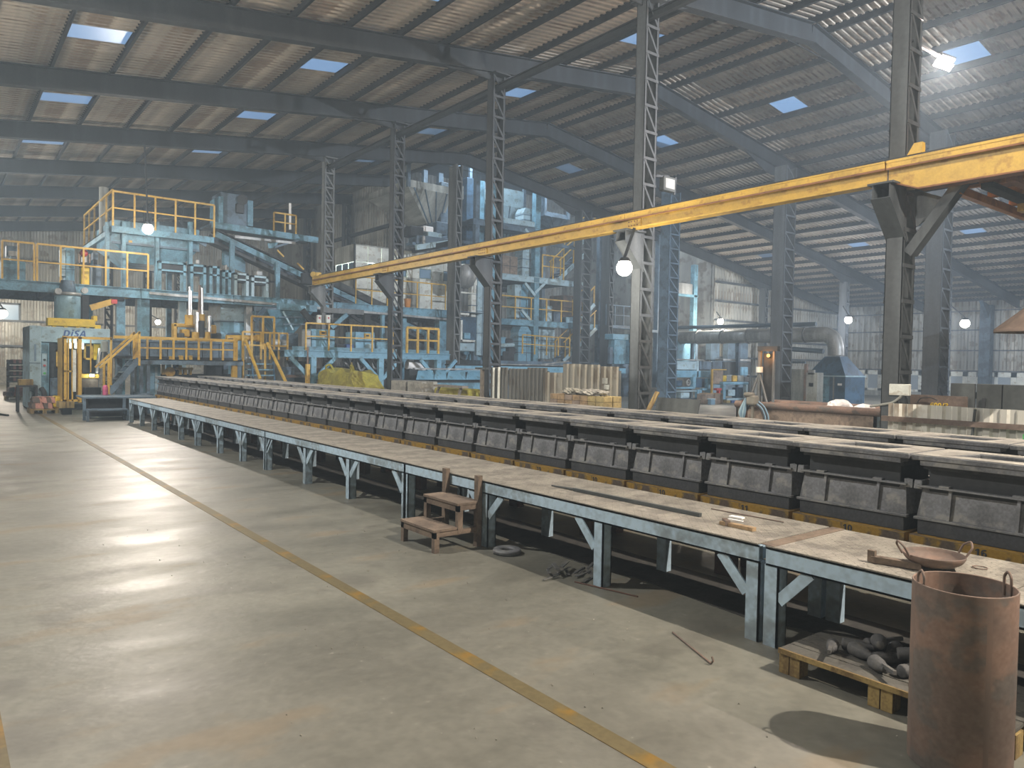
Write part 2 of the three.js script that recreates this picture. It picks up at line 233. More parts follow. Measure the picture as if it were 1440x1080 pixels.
{ // walls: sheeting on girts, with a solid skin behind
  const wl = thing('wall_left', 'long left wall of the hall behind the walkway', 'wall', [0, 0, 0], null, 'structure');
  P(wl, 'wall_skin', M.wallDark, bb(XL - 0.3, XL - 0.1, 0, sheetY(XL) + 0.3, ZF, ZN)); P(wl, 'sheeting', M.wallDark, ribbed(V(XL - 0.09, 0, ZF), V(0, 0, ZN - ZF), V(0, sheetY(XL), 0), 0.25, 0.035, V(1, 0, 0)));
  const wr = thing('wall_right', 'pale corrugated side wall on the right with low white framed windows', 'wall', [0, 0, 0], null, 'structure');
  const yr = sheetY(XR) + 0.2;
  P(wr, 'wall_skin', M.wallDark, bb(XR + 0.1, XR + 0.3, 0, yr + 0.2, ZT, ZN));
  for (let z = ZN; z > ZT; z -= 1.2) { const z1 = Math.max(ZT, z - 1.2), y0 = 1.75 + (rnd() < 0.2 ? 0.02 : 0); P(wr, 'wall_sheet', M.wall, ribbed(V(XR + 0.02 + rr(0, 0.015), y0, z), V(0, 0, z1 - z), V(0, yr - y0, 0), 0.4, 0.08, V(-1, 0, 0))); }
  for (const y of [1.8, 3.1, 4.4, 5.6]) P(wr, 'girt', M.steel, bb(XR - 0.1, XR, y - 0.04, y + 0.04, ZT, ZN));
  P(wr, 'dado', M.whiteGrey, bb(XR, XR + 0.1, 0, 0.35, ZT, ZN));
  let n = 0;
  for (let z = -3; z > ZT + 1; z -= 2.7) { // low windows, light panels between
    n++; const w = P(wr, 'window_' + n, M.white, bb(XR - 0.05, XR + 0.05, 0.35, 0.5, z, z - 2.2), bb(XR - 0.05, XR + 0.05, 1.45, 1.75, z, z - 2.2), bb(XR - 0.05, XR + 0.05, 0.35, 1.75, z, z - 0.3), bb(XR - 0.05, XR + 0.05, 0.35, 1.75, z - 2.1, z - 2.2), bb(XR - 0.05, XR + 0.05, 0.35, 1.75, z - 1.0, z - 1.2));
    P(w, 'pane', M.pane, bb(XR + 0.0, XR + 0.02, 0.5, 1.6, z - 0.12, z - 1.05)); P(w, 'pane', M.pane, bb(XR, XR + 0.02, 0.5, 1.6, z - 1.15, z - 2.1));
    P(wr, 'wall_panel', M.white, bb(XR, XR + 0.08, 0.35, 1.75, z + 0.5, z));
  }
  const wf = thing('wall_far', 'grey corrugated end wall far behind the moulding machine', 'wall', [0, 0, 0], null, 'structure');
  P(wf, 'wall_skin', M.wallDark, bb(XL - 0.3, 19.2, 0, 11.6, ZF - 0.3, ZF - 0.1));
  for (let x = XL; x < 18.8; x += 1.2) P(wf, 'wall_sheet', M.wall, ribbed(V(x, 1.0, ZF - 0.02 + rr(0, 0.02)), V(1.2, 0, 0), V(0, 10.4, 0), 0.3, 0.05, V(0, 0, 1)));
  P(wf, 'dado', M.concrete, bb(XL, 18.8, 0, 1.02, ZF - 0.1, ZF + 0.08));
  for (const y of [2.2, 3.6, 5.2, 7]) P(wf, 'girt', M.steel, bb(XL, 18.8, y - 0.06, y + 0.06, ZF, ZF + 0.12));
  const w9 = P(wf, 'window_20', M.steel, bb(2.5, 3.9, 3.55, 3.65, ZF + 0.05, ZF + 0.1), bb(2.5, 3.9, 4.5, 4.6, ZF + 0.05, ZF + 0.1), bb(2.5, 2.58, 3.55, 4.6, ZF + 0.05, ZF + 0.1), bb(3.82, 3.9, 3.55, 4.6, ZF + 0.05, ZF + 0.1)); P(w9, 'pane', M.glassBlue, bb(2.58, 3.82, 3.65, 4.5, ZF + 0.06, ZF + 0.08));
  const wn = thing('wall_near', 'sheeted end wall behind the viewpoint', 'wall', [0, 0, 0], null, 'structure');
  P(wn, 'wall_skin', M.wallDark, bb(XL - 0.3, XR + 0.3, 0, 12, ZN + 0.1, ZN + 0.3));
  // right gable behind the last frame and the taller plant bay between
  const wg = thing('wall_gable', 'grey sheeted gable with horizontal rails behind the right aisle', 'wall', [0, 0, 0], null, 'structure');
  P(wg, 'wall_skin', M.wallDark, bb(37.5, XR + 0.3, 0, 9.3, ZT - 0.35, ZT - 0.15));
  for (let x = 37.5; x < XR; x += 1.2) P(wg, 'wall_sheet', M.wall, ribbed(V(x, 0, ZT - 0.1), V(Math.min(1.2, XR - x), 0, 0), V(0, sheetY(x + 1), 0), 0.3, 0.05, V(0, 0, 1)));
  for (let y = 1.2; y < 8.4; y += 1.15) P(wg, 'girt', M.steel, bb(37.5, XR, y - 0.06, y + 0.06, ZT - 0.04, ZT + 0.1));
  const wb = thing('wall_plant', 'dark sheeted shell of the taller sand plant bay', 'wall', [0, 0, 0], null, 'structure');
  P(wb, 'back_wall', M.wallDark, ribbed(V(18.7, 0, -41.9), V(19, 0, 0), V(0, 14, 0), 0.3, 0.05, V(0, 0, 1)), bb(18.5, 37.9, 0, 14, -42.3, -42));
  P(wb, 'side_wall', M.wallDark, bb(37.5, 37.7, 0, 14, -42, ZT - 0.3));
  P(wb, 'roof_slab', M.rafter, bb(18.5, 37.9, 14, 14.2, -42.3, ZT + 0.2)); P(wb, 'head_wall', M.wallDark, bb(37.5, RIDGE, 12.0, 14, ZT - 0.05, ZT + 0.1), prism([[RIDGE, sheetY(RIDGE) - 0.02], [37.7, sheetY(37.7) - 0.02], [37.7, 12.2], [RIDGE, 12.2]], 0.1).translate(0, 0, ZT - 0.1));
  P(wb, 'partition', M.wall, ribbed(V(18.55, 7.1, -33.6), V(0, 0, -8.7), V(0, 4.2, 0), 0.3, 0.05, V(-1, 0, 0)), bb(18.62, 18.72, 7.1, 14.1, -42.3, -33.6), bb(18.62, 18.72, 11.2, 14.1, -33.6, ZK(4) - 0.3));
  P(wb, 'partition_lower', M.wallDark, bb(18.6, 18.7, 0, 11.4, ZF, -42.2));
  P(wb, 'girt', M.rafter, bb(18.3, 18.5, 7.0, 7.2, -42, ZK(4)), bb(18.3, 18.5, 8.6, 8.75, -42, -33.6));
}
// ---------------------------------------------------------------- columns
function laced(name, label, x, z, y1, w, d, m, opt = {}) { // two channel legs along z, lacing on the faces that look along x
  const t = thing(name, label, 'column', [x, 0, z], opt.group, 'structure');
  for (const s of [-1, 1]) P(t, 'chord', m, bb(x + s * (w / 2 - 0.012), x + s * w / 2, 0, y1, z - d / 2, z + d / 2), bb(x + s * w / 2, x + s * (w / 2 - 0.06), 0, y1, z + d / 2 - 0.012, z + d / 2), bb(x + s * w / 2, x + s * (w / 2 - 0.06), 0, y1, z - d / 2, z - d / 2 + 0.012));
  const n = Math.round(y1 / (opt.step ?? 0.62)), st = y1 / n, geos = [];
  for (let i = 0; i < n; i++) for (const s of opt.oneFace ? [1] : [-1, 1]) {
    const Z = z + s * (d / 2 + 0.006);
    geos.push([bar(V(x - w / 2 + 0.05, (i + 1) * st - 0.04, Z), V(x + w / 2 - 0.05, i * st + 0.04, Z), 0.05, 0.012, V(0, 0, 1)), bar(V(x - w / 2, i * st, Z), V(x + w / 2, i * st, Z), 0.06, 0.014, V(0, 0, 1))]);
  }
  if (opt.far) P(t, 'lacing', m, geos).userData.kind = 'stuff'; else for (const g of geos) { P(t, 'lacing_bar', m, g[0]); P(t, 'batten', m, g[1]); }
  P(t, 'base_plate', m, bb(x - w / 2 - 0.1, x + w / 2 + 0.1, 0, 0.03, z - d / 2 - 0.1, z + d / 2 + 0.1));
  return t;
}
const R1 = [];
const r1names = ['beside the trough under the beam end', 'carrying a glowing floodlight below the yellow beam', 'behind the grey sheet screen', 'dark one beside the concrete blocks', 'pale one against the blue conveyor', 'beyond the upper blue platform'];
for (let k = -1; k <= 4; k++) {
  const z = ZK(k), m = k === 3 ? M.steelDark : k === 4 ? M.steelPale : k === 2 ? M.steelDark : M.steel;
  const t = laced('steel_column', 'tall laced steel column ' + (r1names[k] ?? 'nearest the viewer'), 12.2, z, rafterY(12.2) - 0.1, 0.42, 0.27, m, { far: k > 3 || k < 0, step: 0.56 });
  if (k >= 0) {
    // bracket that carries the runway
    P(t, 'crane_bracket', m, prism([[12.07, 4.6], [11.5, 4.6], [11.5, 4.35], [12.07, 3.75]], 0.02).translate(0, 0, z + 0.12), prism([[12.07, 4.6], [11.5, 4.6], [11.5, 4.35], [12.07, 3.75]], 0.02).translate(0, 0, z - 0.14), bb(11.46, 12.07, 4.57, 4.6, z - 0.2, z + 0.2), bar(V(11.48, 4.36, z), V(12.07, 3.74, z), 0.3, 0.02, V(0, 1, 0)));
    P(t, 'cap_plate', m, bb(11.95, 12.45, rafterY(12.2) - 0.1, rafterY(12.2) - 0.06, z - 0.3, z + 0.3));
  }
  R1.push(t);
}
{ const t = R1[1], z = ZK(0); // the near column has a knee brace back to the beam and a junction box
  P(t, 'knee_brace', M.steel, bar(V(12.1, 3.55, z + 0.2), V(11.95, 4.55, z + 1.0), 0.16, 0.16), bb(11.9, 12.2, 4.5, 4.6, z + 0.2, z + 1.1));
  P(t, 'gusset', M.steel, prism([[0, 4.55], [0.55, 4.3], [0.05, 3.95]], 0.02).rotateY(-Math.PI / 2).translate(12.1, 0, z + 0.23));
  P(t, 'junction_box', M.white, rb(11.96, 12.06, 1.32, 1.5, z + 0.0, z + 0.3)); P(t, 'conduit', M.whiteGrey, pipe([V(11.97, 1.32, z + 0.2), V(11.97, 1.2, z + 0.05), V(11.99, 1.12, z - 0.3)], 0.02));
}
const r2names = ['carrying the crane end', 'standing by the tripod', 'standing by the dark plate', 'hazy one at the plant corner'];
for (let k = 1; k <= 4; k++) { const z = ZK(k) + 0.75; laced('aisle_column', 'slender steel column ' + r2names[k - 1], 25.2, z, rafterY(25.2) - 0.3, 0.7, 0.5, k === 3 ? M.slateBlue : M.steel, { far: true, step: 0.6 }); }  // the bluish column has its haze tint put into the paint colour
laced('aisle_column', 'slender grey steel column behind the near crane column', 25.2, ZK(0), rafterY(25.2), 0.7, 0.5, M.steel, { far: true });
const r3 = ['with a floodlight by the low windows', 'with a floodlight behind the duct hood', 'standing far behind the blue benches', 'first along the far aisle'];
for (let k = 0; k <= 3; k++) laced('outer_column', 'far steel column ' + r3[k === 2 ? 0 : k === 3 ? 1 : k === 1 ? 2 : 3], 41.5, k === 1 ? ZK(4) + 0.2 : ZK(k), rafterY(41.5) - 0.4, 0.35, 0.45, M.steel, { far: true });
{ // wall posts against the side wall
  for (let k = -1; k <= 3; k++) { const z = ZK(k) - 1.6, t = thing('wall_post', 'grey post against the pale side wall, ' + ORD[k + 1] + ' from the near end', 'column', [51.6, 0, z], null, 'structure'); P(t, 'shaft', M.slateBlue, bb(51.3, 51.9, 0, 5.9, z - 0.3, z + 0.3)); P(t, 'head_bracket', M.slateBlue, prism([[51.3, 5.9], [50.2, 6.1], [51.3, 5.1]], 0.2).translate(0, 0, z)); }
}
// ---------------------------------------------------------------- crane
{
  const t = thing('crane_runway', 'long yellow crane runway beam crossing the hall on column brackets', 'crane beam', [11.7, 4.6, ZK(4)]);
  const X = 11.7;
  for (let k = 0; k < 4; k++) { const a = ZK(k), b = ZK(k + 1);
    const s = P(t, 'beam_segment', M.craneYellow, bb(X - 0.012, X + 0.012, 4.62, 4.93, b + 0.006, a - 0.006), bb(X - 0.11, X + 0.11, 4.6, 4.625, b + 0.006, a - 0.006), bb(X - 0.11, X + 0.11, 4.915, 4.94, b + 0.006, a - 0.006), bb(X - 0.1, X - 0.08, 4.8, 4.93, b + 0.006, a - 0.006));
    P(s, 'splice_plate', M.craneYellow, bb(X - 0.035, X - 0.012, 4.64, 4.8, b + 0.01, b + 0.4));
    for (let i = 0; i < 4; i++) for (const y of [4.68, 4.76]) P(s, 'bolt', M.craneBrown, tube(V(X - 0.05, y, b + 0.07 + i * 0.08), V(X - 0.03, y, b + 0.07 + i * 0.08), 0.014, 6));
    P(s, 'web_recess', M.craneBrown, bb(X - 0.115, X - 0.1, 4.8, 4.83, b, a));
  }
  // deep end girder nearer the viewer
  const a = ZK(0) + 0.02, e = ZK(-1) + 3;
  const g = P(t, 'deep_girder', M.craneYellow, prism([[a, 4.64], [a + 0.48, 4.45], [e, 4.45], [e, 4.9], [a, 4.9]], 0.03).rotateY(-Math.PI / 2).translate(X + 0.015, 0, 0), bb(X - 0.11, X + 0.11, 4.9, 4.94, a, e), bb(X - 0.1, X - 0.08, 4.8, 4.93, a, e));
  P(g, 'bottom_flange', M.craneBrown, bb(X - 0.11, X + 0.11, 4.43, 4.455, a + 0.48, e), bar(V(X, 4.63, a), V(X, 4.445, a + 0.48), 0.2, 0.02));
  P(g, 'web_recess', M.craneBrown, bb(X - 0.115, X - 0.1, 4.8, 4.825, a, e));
  P(t, 'rail', M.steelDark, bb(X - 0.03, X + 0.03, 4.94, 4.985, ZK(4), e)); P(t, 'end_stop', M.craneYellow, tube(V(X, 4.94, ZK(4) + 0.3), V(X, 5.08, ZK(4) + 0.3), 0.12, 12), bb(X - 0.1, X + 0.1, 4.6, 4.98, ZK(4) - 0.05, ZK(4)));
  P(t, 'buffer', M.craneYellow, prism([[0, 0], [0.22, 0], [0.22, 0.16], [0.1, 0.16]], 0.1).rotateY(-Math.PI / 2).translate(X + 0.05, 4.98, -5.25));
}
{ // bridge crane standing on the runway, only its near underside in view
  const t = thing('overhead_crane', 'orange overhead travelling crane with cable trolley above the aisle', 'crane', [12.2, 4.3, -3]);
  const z = -2.5;
  for (const [dz, y0, y1, w, m, n] of [[-2.15, 4.34, 4.46, 0.1, M.craneOrange, 'walkway_edge'], [-1.75, 4.36, 4.44, 0.16, M.dark, 'cable_tray'], [-1.45, 4.4, 4.56, 0.12, M.craneBrown, 'walkway_beam'], [-1.1, 4.42, 4.9, 0.16, M.craneOrange, 'girder'], [-0.6, 4.4, 4.5, 0.12, M.dark, 'power_rail'], [-0.2, 4.42, 4.6, 0.14, M.craneBrown, 'hoist_rail'], [0.6, 4.42, 4.9, 0.2, M.craneOrange, 'girder']]) P(t, n, m, bb(11.95, 24, y0, y1, z + dz - w / 2, z + dz + w / 2));
  P(t, 'walkway', M.craneBrown, bb(11.95, 24, 4.6, 4.63, z - 2.2, z - 1.0));
  for (let i = 0; i < 9; i++) P(t, 'walkway_joist', M.craneOrange, bb(12.2 + i * 0.9, 12.28 + i * 0.9, 4.46, 4.58, z - 2.15, z - 1.1));
  for (let i = 0; i < 5; i++) P(t, 'cable_clip', M.yellow, bb(13.4 + i * 0.35, 13.6 + i * 0.35, 4.24, 4.36, z - 1.83, z - 1.67));
  P(t, 'drive_motor', M.yellowBright, rb(12.7, 13.2, 4.38, 4.62, z - 0.9, z - 0.5, 0.05)); P(t, 'pendant_pole', M.white, tube(V(12.6, 3.9, z - 0.95), V(12.6, 4.55, z - 0.95), 0.035), tube(V(12.6, 3.9, z - 0.95), V(12.5, 4.5, z - 1.1), 0.012));
  P(t, 'end_truck', M.craneOrange, bb(11.83, 12.0, 4.5, 4.88, z - 2.2, z + 1.4));
}
// ---------------------------------------------------------------- floodlights: glowing face and a lamp just before it
function flood(label, p, aim, power, size = 0.36, color = 0xfff0d8, stem, cone) {
  const t = thing('floodlight', label, 'lamp', p.toArray());
  const d = aim.clone().sub(p).normalize();
  const loc = (g) => { const q = new THREE.Quaternion().setFromUnitVectors(V(0, 0, 1), d); return clean(g.applyQuaternion(q).translate(p.x, p.y, p.z)); };
  P(t, 'housing', M.steelDark, loc(new RoundedBoxGeometry(size * 1.15, size * 0.95, size * 0.35, 1, 0.02).translate(0, 0, -size * 0.2)));
  P(t, 'glass', M.glow, loc(new RoundedBoxGeometry(size, size * 0.8, 0.02, 1, 0.008).translate(0, 0, 0.0)));
  P(t, 'bracket', M.steelDark, loc(new THREE.BoxGeometry(size * 1.3, 0.03, 0.06).translate(0, -size * 0.52, -size * 0.2)), loc(new THREE.BoxGeometry(0.025, size * 0.6, 0.06).translate(size * 0.63, -size * 0.3, -size * 0.2)), loc(new THREE.BoxGeometry(0.025, size * 0.6, 0.06).translate(-size * 0.63, -size * 0.3, -size * 0.2)), stem ? [bar(p.clone().addScaledVector(d, -size * 0.3), stem, 0.04, 0.04)] : []);
  const l = cone ? new THREE.SpotLight(color, power * LAMP, 0, cone, 0.7, 2) : new THREE.PointLight(color, power * LAMP, 0, 2); l.position.copy(p).addScaledVector(d, 0.1); if (cone) { l.target.position.copy(aim); scene.add(l.target); } l.castShadow = true; l.shadow.radius = 3; l.name = 'lamp'; scene.add(l);
  return t;
}
// a round lamp: the light sits inside the glowing globe
function globe(label, p, power, r, hold, color = 0xfff0dc) {
  const t = thing('globe_lamp', label, 'lamp', p.toArray()), c = (g) => clean(g.translate(p.x, p.y, p.z));
  P(t, 'globe', M.glow, c(new THREE.SphereGeometry(r, 20, 14))); P(t, 'cap', M.steelDark, c(new THREE.CylinderGeometry(r * 0.5, r * 0.8, r * 0.5, 16).translate(0, r * 1.05, 0)));
  P(t, 'arm', M.steelDark, bar(p.clone().add(V(0, r * 1.3, 0)), hold, 0.05, 0.05));
  const l = new THREE.PointLight(color, power * LAMP, 0, 2); l.position.copy(p); l.castShadow = true; l.shadow.radius = r * 50; l.name = 'lamp'; scene.add(l);
}
flood('bright floodlight high on the left wall over the walkway', V(-1.25, 7.5, -8.5), V(6, 0.7, -6.5), 210, 0.4, 0xfff8f0, V(-1.75, 7.6, -8.5), 1.3);
flood('floodlight on the left wall near the middle of the walkway', V(-1.25, 6.4, -20), V(6.5, 1.0, -20), 200, 0.4, 0xfff8f0, V(-1.75, 6.5, -20), 1.15);  // unseen lamp added to brighten the middle of the mould line
flood('floodlight on the left wall level with the moulding machine', V(-1.25, 6.4, -34), V(7.5, 4.5, -32), 170, 0.4, 0xfff8f0, V(-1.75, 6.5, -34), 1.2);  // another unseen wall lamp, added as fill for the machine end
flood('small floodlight low on the left wall turned up at the roof', V(-1.3, 4.5, -13), V(9, 9.5, -16), 120, 0.3, 0xfff2e0, V(-1.75, 4.5, -13), 1.2);  // unseen uplight added to lift the underside of the roof
flood('floodlight hanging under the roof behind the viewpoint', V(6.0, 8.5, 3.7), V(4.5, 0, -3), 560, 0.4, 0xfff0e0, V(6.0, 9.1, 3.75));
flood('floodlight on an arm beside the near column, high over the crane', V(13.7, 7.02, -5.58), V(9, 2, -4), 120, 0.22, 0xffeadc, V(12.35, 7.0, -5.55));
flood('floodlight behind the viewpoint facing the sand plant', V(18, 8.0, 6), V(20, 4, -30), 2200, 0.5, 0xeef4ff, V(18, 10.7, 6), 0.55);  // out-of-view spot added to light plant faces turned to the camera
flood('floodlight behind the viewpoint facing the right aisle', V(34, 6.5, 4), V(42, 4, -20), 1500, 0.5, 0xeef4ff, V(34, 8.5, 4), 0.7);  // second out-of-view spot, added to brighten the right aisle
globe('round lamp glowing on a laced column just below the yellow beam', atX(878, 377, 10.9), 20, 0.16, V(11.62, 4.6, -10.75));
globe('round lamp before the blue hopper above the moulding machine', atZ(208, 322, -26.6), 26, 0.17, V(5.6, rafterY(5.6), -27.3), 0xfff2e4);
{ const l = new THREE.SpotLight(0xfff2e4, 190 * LAMP, 0, 0.6, 0.7, 2); l.position.copy(atZ(208, 322, -26.6)); l.target.position.set(2.6, 0, -13); l.castShadow = true; l.shadow.radius = 8; l.name = 'lamp'; scene.add(l, l.target); }  // second beam added inside the same globe to make the floor glare
globe('round lamp low on the far wall behind the yellow press', atZ(222, 453, -46), 45, 0.15, V(10.2, 4.6, -50));
globe('round lamp on the far wall at the very end of the walkway', atZ(4, 441, -47), 45, 0.22, V(2.9, 4.6, -50));
globe('round lamp in the hazy corner over the blue benches', atZ(1013, 452, -25), 80, 0.17, V(37.6, 5.1, -27.9), 0xfff0dc);
globe('round lamp on a far column behind the duct hood', atX(1193, 450, 39.2), 55, 0.2, V(41.4, 5.4, ZK(3)), 0xf6f6ff);
globe('round lamp on a far column beside the low windows', atX(1357, 455, 39.2), 55, 0.21, V(41.4, 5.4, ZK(2)), 0xf6f6ff);
for (const [x, z, n] of [[21.5, -30.2, 'first'], [27.5, -31, 'middle'], [33.5, -30.5, 'last']]) flood('high bay lamp under the plant roof, ' + n + ' of three', V(x, 12.9, z), V(x, 0, z - 1.5), 90, 0.5, 0xe6f2ff, V(x, 14, z));  // hidden fill lamps added to light the tower from above
{ // the one that is switched off
  const p = V(12.85, 5.75, ZK(1) + 0.1), t = thing('floodlight', 'unlit floodlight on a bracket high on the laced column', 'lamp', p.toArray());
  P(t, 'housing', M.mid, rb(p.x - 0.2, p.x + 0.2, p.y - 0.16, p.y + 0.16, p.z - 0.08, p.z + 0.06, 0.02).rotateX(0)); P(t, 'reflector', M.galv, rb(p.x - 0.15, p.x + 0.15, p.y - 0.11, p.y + 0.11, p.z + 0.05, p.z + 0.075, 0.01)); P(t, 'bracket', M.steelDark, bar(V(12.33, p.y + 0.1, p.z), V(p.x, p.y + 0.17, p.z), 0.05, 0.05), bar(V(p.x + 0.22, p.y - 0.2, p.z), V(p.x + 0.26, p.y + 0.2, p.z), 0.03, 0.05));
}

// ================================================================ WORK PLATFORM ALONG THE LINE
{
  const HT = 0.62, X0 = 4.03, X1 = 4.87;
  const legs = [[1.15, -0.62, -2.54], [-2.67, -4.03, -5.52, -6.98], [-7.02, -8.4, -9.75, -11.27], [-11.31, -12.45, -13.7, -15.1], [-15.15, -16.35, -17.56, -18.73, -20.0, -21.25]];
  const names = ['beside the rusty drum', 'with the wooden steps against it', 'third section back from the drum', 'fourth section back from the drum', 'longest section reaching the far stairs'];
  legs.forEach((zs, s) => {
    const za = zs[0] + 0.04, zb_ = zs[zs.length - 1] - 0.04;
    const t = thing('work_platform', 'low blue steel work platform with dusty plate top, ' + names[s], 'platform', [X0, 0, (za + zb_) / 2], 'work platform sections beside the mould line');
    const n = Math.max(1, Math.round((za - zb_) / 1.5)), st = (za - zb_) / n;
    for (let i = 0; i < n; i++) P(t, 'deck_plate', M.deck, rb(X0 - 0.015, X1, HT - 0.012 + rr(0, 0.003), HT, za - i * st - 0.003, za - (i + 1) * st + 0.003, 0.003));
    P(t, 'front_beam', M.tableBlue, bb(X0, X0 + 0.012, HT - 0.125, HT - 0.013, zb_, za), bb(X0, X0 + 0.06, HT - 0.125, HT - 0.113, zb_, za), bb(X0, X0 + 0.06, HT - 0.025, HT - 0.013, zb_, za));
    P(t, 'rear_beam', M.tableBlue, bb(X1 - 0.03, X1 - 0.018, HT - 0.125, HT - 0.013, zb_, za)); 
    for (let i = 0; i < zs.length; i++) {
      const z = zs[i], hw = s === 4 ? 0.042 : 0.048;
      P(t, 'cross_beam', M.tableBlue, bb(X0 + 0.06, X1 - 0.03, HT - 0.11, HT - 0.014, z - 0.03, z + 0.03));
      P(t, 'leg', M.tableBlue, bb(X0 + 0.004, X0 + 0.016, 0, HT - 0.12, z - hw, z + hw), bb(X0 + 0.004, X0 + 0.1, 0, HT - 0.12, z + hw - 0.012, z + hw), bb(X0 + 0.09, X0 + 0.1, 0, HT - 0.12, z - hw, z + hw));
      P(t, 'leg', M.tableBlue, bb(X1 - 0.1, X1 - 0.03, 0, HT - 0.12, z - hw, z + hw));
      const brace = (q) => P(t, 'brace', M.tableBlue, bar(V(X0 + 0.012, HT - 0.33, z + q * hw), V(X0 + 0.012, HT - 0.118, z + q * (hw + 0.2)), 0.012, 0.07, V(0, 1, 0)));
      if ((i > 0 && i % 2 === 0) || s === 0 || z < -8) brace(1); if (i < zs.length - 1) brace(-1);
    }
    if (s === 0) P(t, 'seam_strip', M.woodBrown, bb(X0 - 0.01, X1, HT - 0.001, HT + 0.003, zb_ - 0.03, zb_ + 0.06));
  });
}
// ================================================================ MOULD LINE: two rows of cars, moulds, jackets and weights
{
  const PIT = 0.835;
  function unit(xf, tagrow) {
    const t = {};
    // weight: heavy plate with a sunken pouring opening
    const w = t.w = thing('mould_weight', 'x', 'mould weight', [0, 0, 0]);
    const H = PIT / 2 - 0.009, d = 0.56, s = new THREE.Shape([[-H, 0], [H, 0], [H, d], [-H, d]].map((p) => new THREE.Vector2(...p)));
    s.holes.push(new THREE.Path([[-0.24, 0.14], [-0.16, 0.42], [0.26, 0.42], [0.2, 0.14]].map((p) => new THREE.Vector2(...p))));
    const plate = clean(new THREE.ExtrudeGeometry(s, { depth: 0.026, bevelEnabled: true, bevelSize: 0.004, bevelThickness: 0.004, bevelSegments: 1 }).rotateX(-Math.PI / 2).rotateY(-Math.PI / 2).translate(0, 0.034, 0));
    P(w, 'plate_step', M.iron, rb(0.004, 0.13, -0.004, 0.031, -H + 0.045, H - 0.05, 0.005)); P(w, 'plate_step', M.iron, rb(0.43, 0.555, -0.004, 0.031, -H + 0.045, H - 0.05, 0.005));
    P(w, 'plate', M.iron, plate); P(w, 'dust_layer', M.dust, clean(new THREE.ExtrudeGeometry(s, { depth: 0.003, bevelEnabled: false }).rotateX(-Math.PI / 2).rotateY(-Math.PI / 2).translate(0, 0.0642, 0)));
    P(w, 'skirt', M.ironDark, bb(0.05, 0.52, -0.028, 0.0, -H + 0.05, H - 0.05));
    P(w, 'pouring_cup', M.ironDark, bb(0.13, 0.43, 0.0, 0.012, -0.26, 0.28), bb(0.2, 0.3, 0.012, 0.03, -0.06, 0.06));
    // sand mould under it
    const m = t.m = thing('sand_mould', 'x', 'sand mould', [0, 0, 0]); P(m, 'mould_block', M.dark, rb(0.07, 0.5, 0, 0.37, -0.33, 0.33, 0.01));
    // jacket: tapering box with rims and stiffeners
    const j = t.j = thing('mould_jacket', 'x', 'mould jacket', [0, 0, 0]);
    const bz = 0.385, tz = 0.362, h = 0.205;
    const wall = (a, b, c, e) => hull([...a, ...b, ...c, ...e]);
    const side = (s2) => hull([V(0.025, 0, s2 * bz), V(0.545, 0, s2 * bz), V(0.055, h, s2 * tz), V(0.515, h, s2 * tz), V(0.025, 0, s2 * (bz - 0.014)), V(0.545, 0, s2 * (bz - 0.014)), V(0.055, h, s2 * (tz - 0.014)), V(0.515, h, s2 * (tz - 0.014))]);
    P(j, 'front_wall', M.iron, hull([V(0.012, 0, -bz), V(0.012, 0, bz), V(0.03, 0, -bz), V(0.03, 0, bz), V(0.045, h, -tz), V(0.045, h, tz), V(0.062, h, -tz), V(0.062, h, tz)]));
    P(j, 'rear_wall', M.iron, hull([V(0.55, 0, -bz), V(0.55, 0, bz), V(0.535, 0, -bz), V(0.535, 0, bz), V(0.525, h, -tz), V(0.525, h, tz), V(0.51, h, -tz), V(0.51, h, tz)]));
    P(j, 'end_wall', M.iron, side(1)); P(j, 'end_wall', M.iron, side(-1));
    P(j, 'top_rim', M.iron, rb(0.0, 0.052, h - 0.008, h + 0.006, -tz - 0.02, tz + 0.02, 0.004)); P(j, 'top_rim', M.iron, bb(0.515, 0.56, h - 0.008, h + 0.004, -tz - 0.02, tz + 0.02));
    P(j, 'bottom_rim', M.iron, rb(-0.012, 0.03, -0.012, 0.006, -bz - 0.012, bz + 0.012, 0.004)); P(j, 'bottom_rim', M.iron, bb(0.54, 0.575, -0.012, 0.006, -bz, bz));
    for (const z of [-0.19, 0.19]) P(j, 'rib', M.iron, hull([V(-0.006, 0, z - 0.009), V(-0.006, 0, z + 0.009), V(0.014, 0, z - 0.009), V(0.014, 0, z + 0.009), V(0.022, h, z - 0.009), V(0.022, h, z + 0.009), V(0.05, h, z - 0.009), V(0.05, h, z + 0.009)]));
    for (const z of [-0.22, 0.19]) P(j, 'lug', M.iron, bb(0.0, 0.05, h + 0.006, h + 0.018, z - 0.03, z + 0.03));
    for (const s2 of [-1, 1]) P(j, 'lifting_ear', M.iron, hull([V(0.02, h - 0.02, s2 * tz), V(0.1, h - 0.02, s2 * tz), V(0.02, h + 0.035, s2 * tz), V(0.02, h - 0.02, s2 * (tz + 0.05)), V(0.08, h + 0.035, s2 * tz), V(0.03, h + 0.035, s2 * (tz + 0.05))]));
    // car
    const c = t.c = thing('mould_car', 'x', 'mould car', [0, 0, 0]);
    P(c, 'bottom_board', M.ironDark, rb(0.03, 0.55, 0.14, 0.235, -0.375, 0.375, 0.006));
    P(c, 'bed', M.yellowWorn, rb(-0.02, 0.58, 0, 0.14, -PIT / 2 + 0.014, PIT / 2 - 0.014, 0.006));
    for (const s2 of [-1, 1]) for (const x of [0.1, 0.46]) P(c, 'wheel', M.ironDark, tube(V(x - 0.02, -0.055, s2 * 0.22), V(x + 0.02, -0.055, s2 * 0.22), 0.055, 14));
    return t;
  }
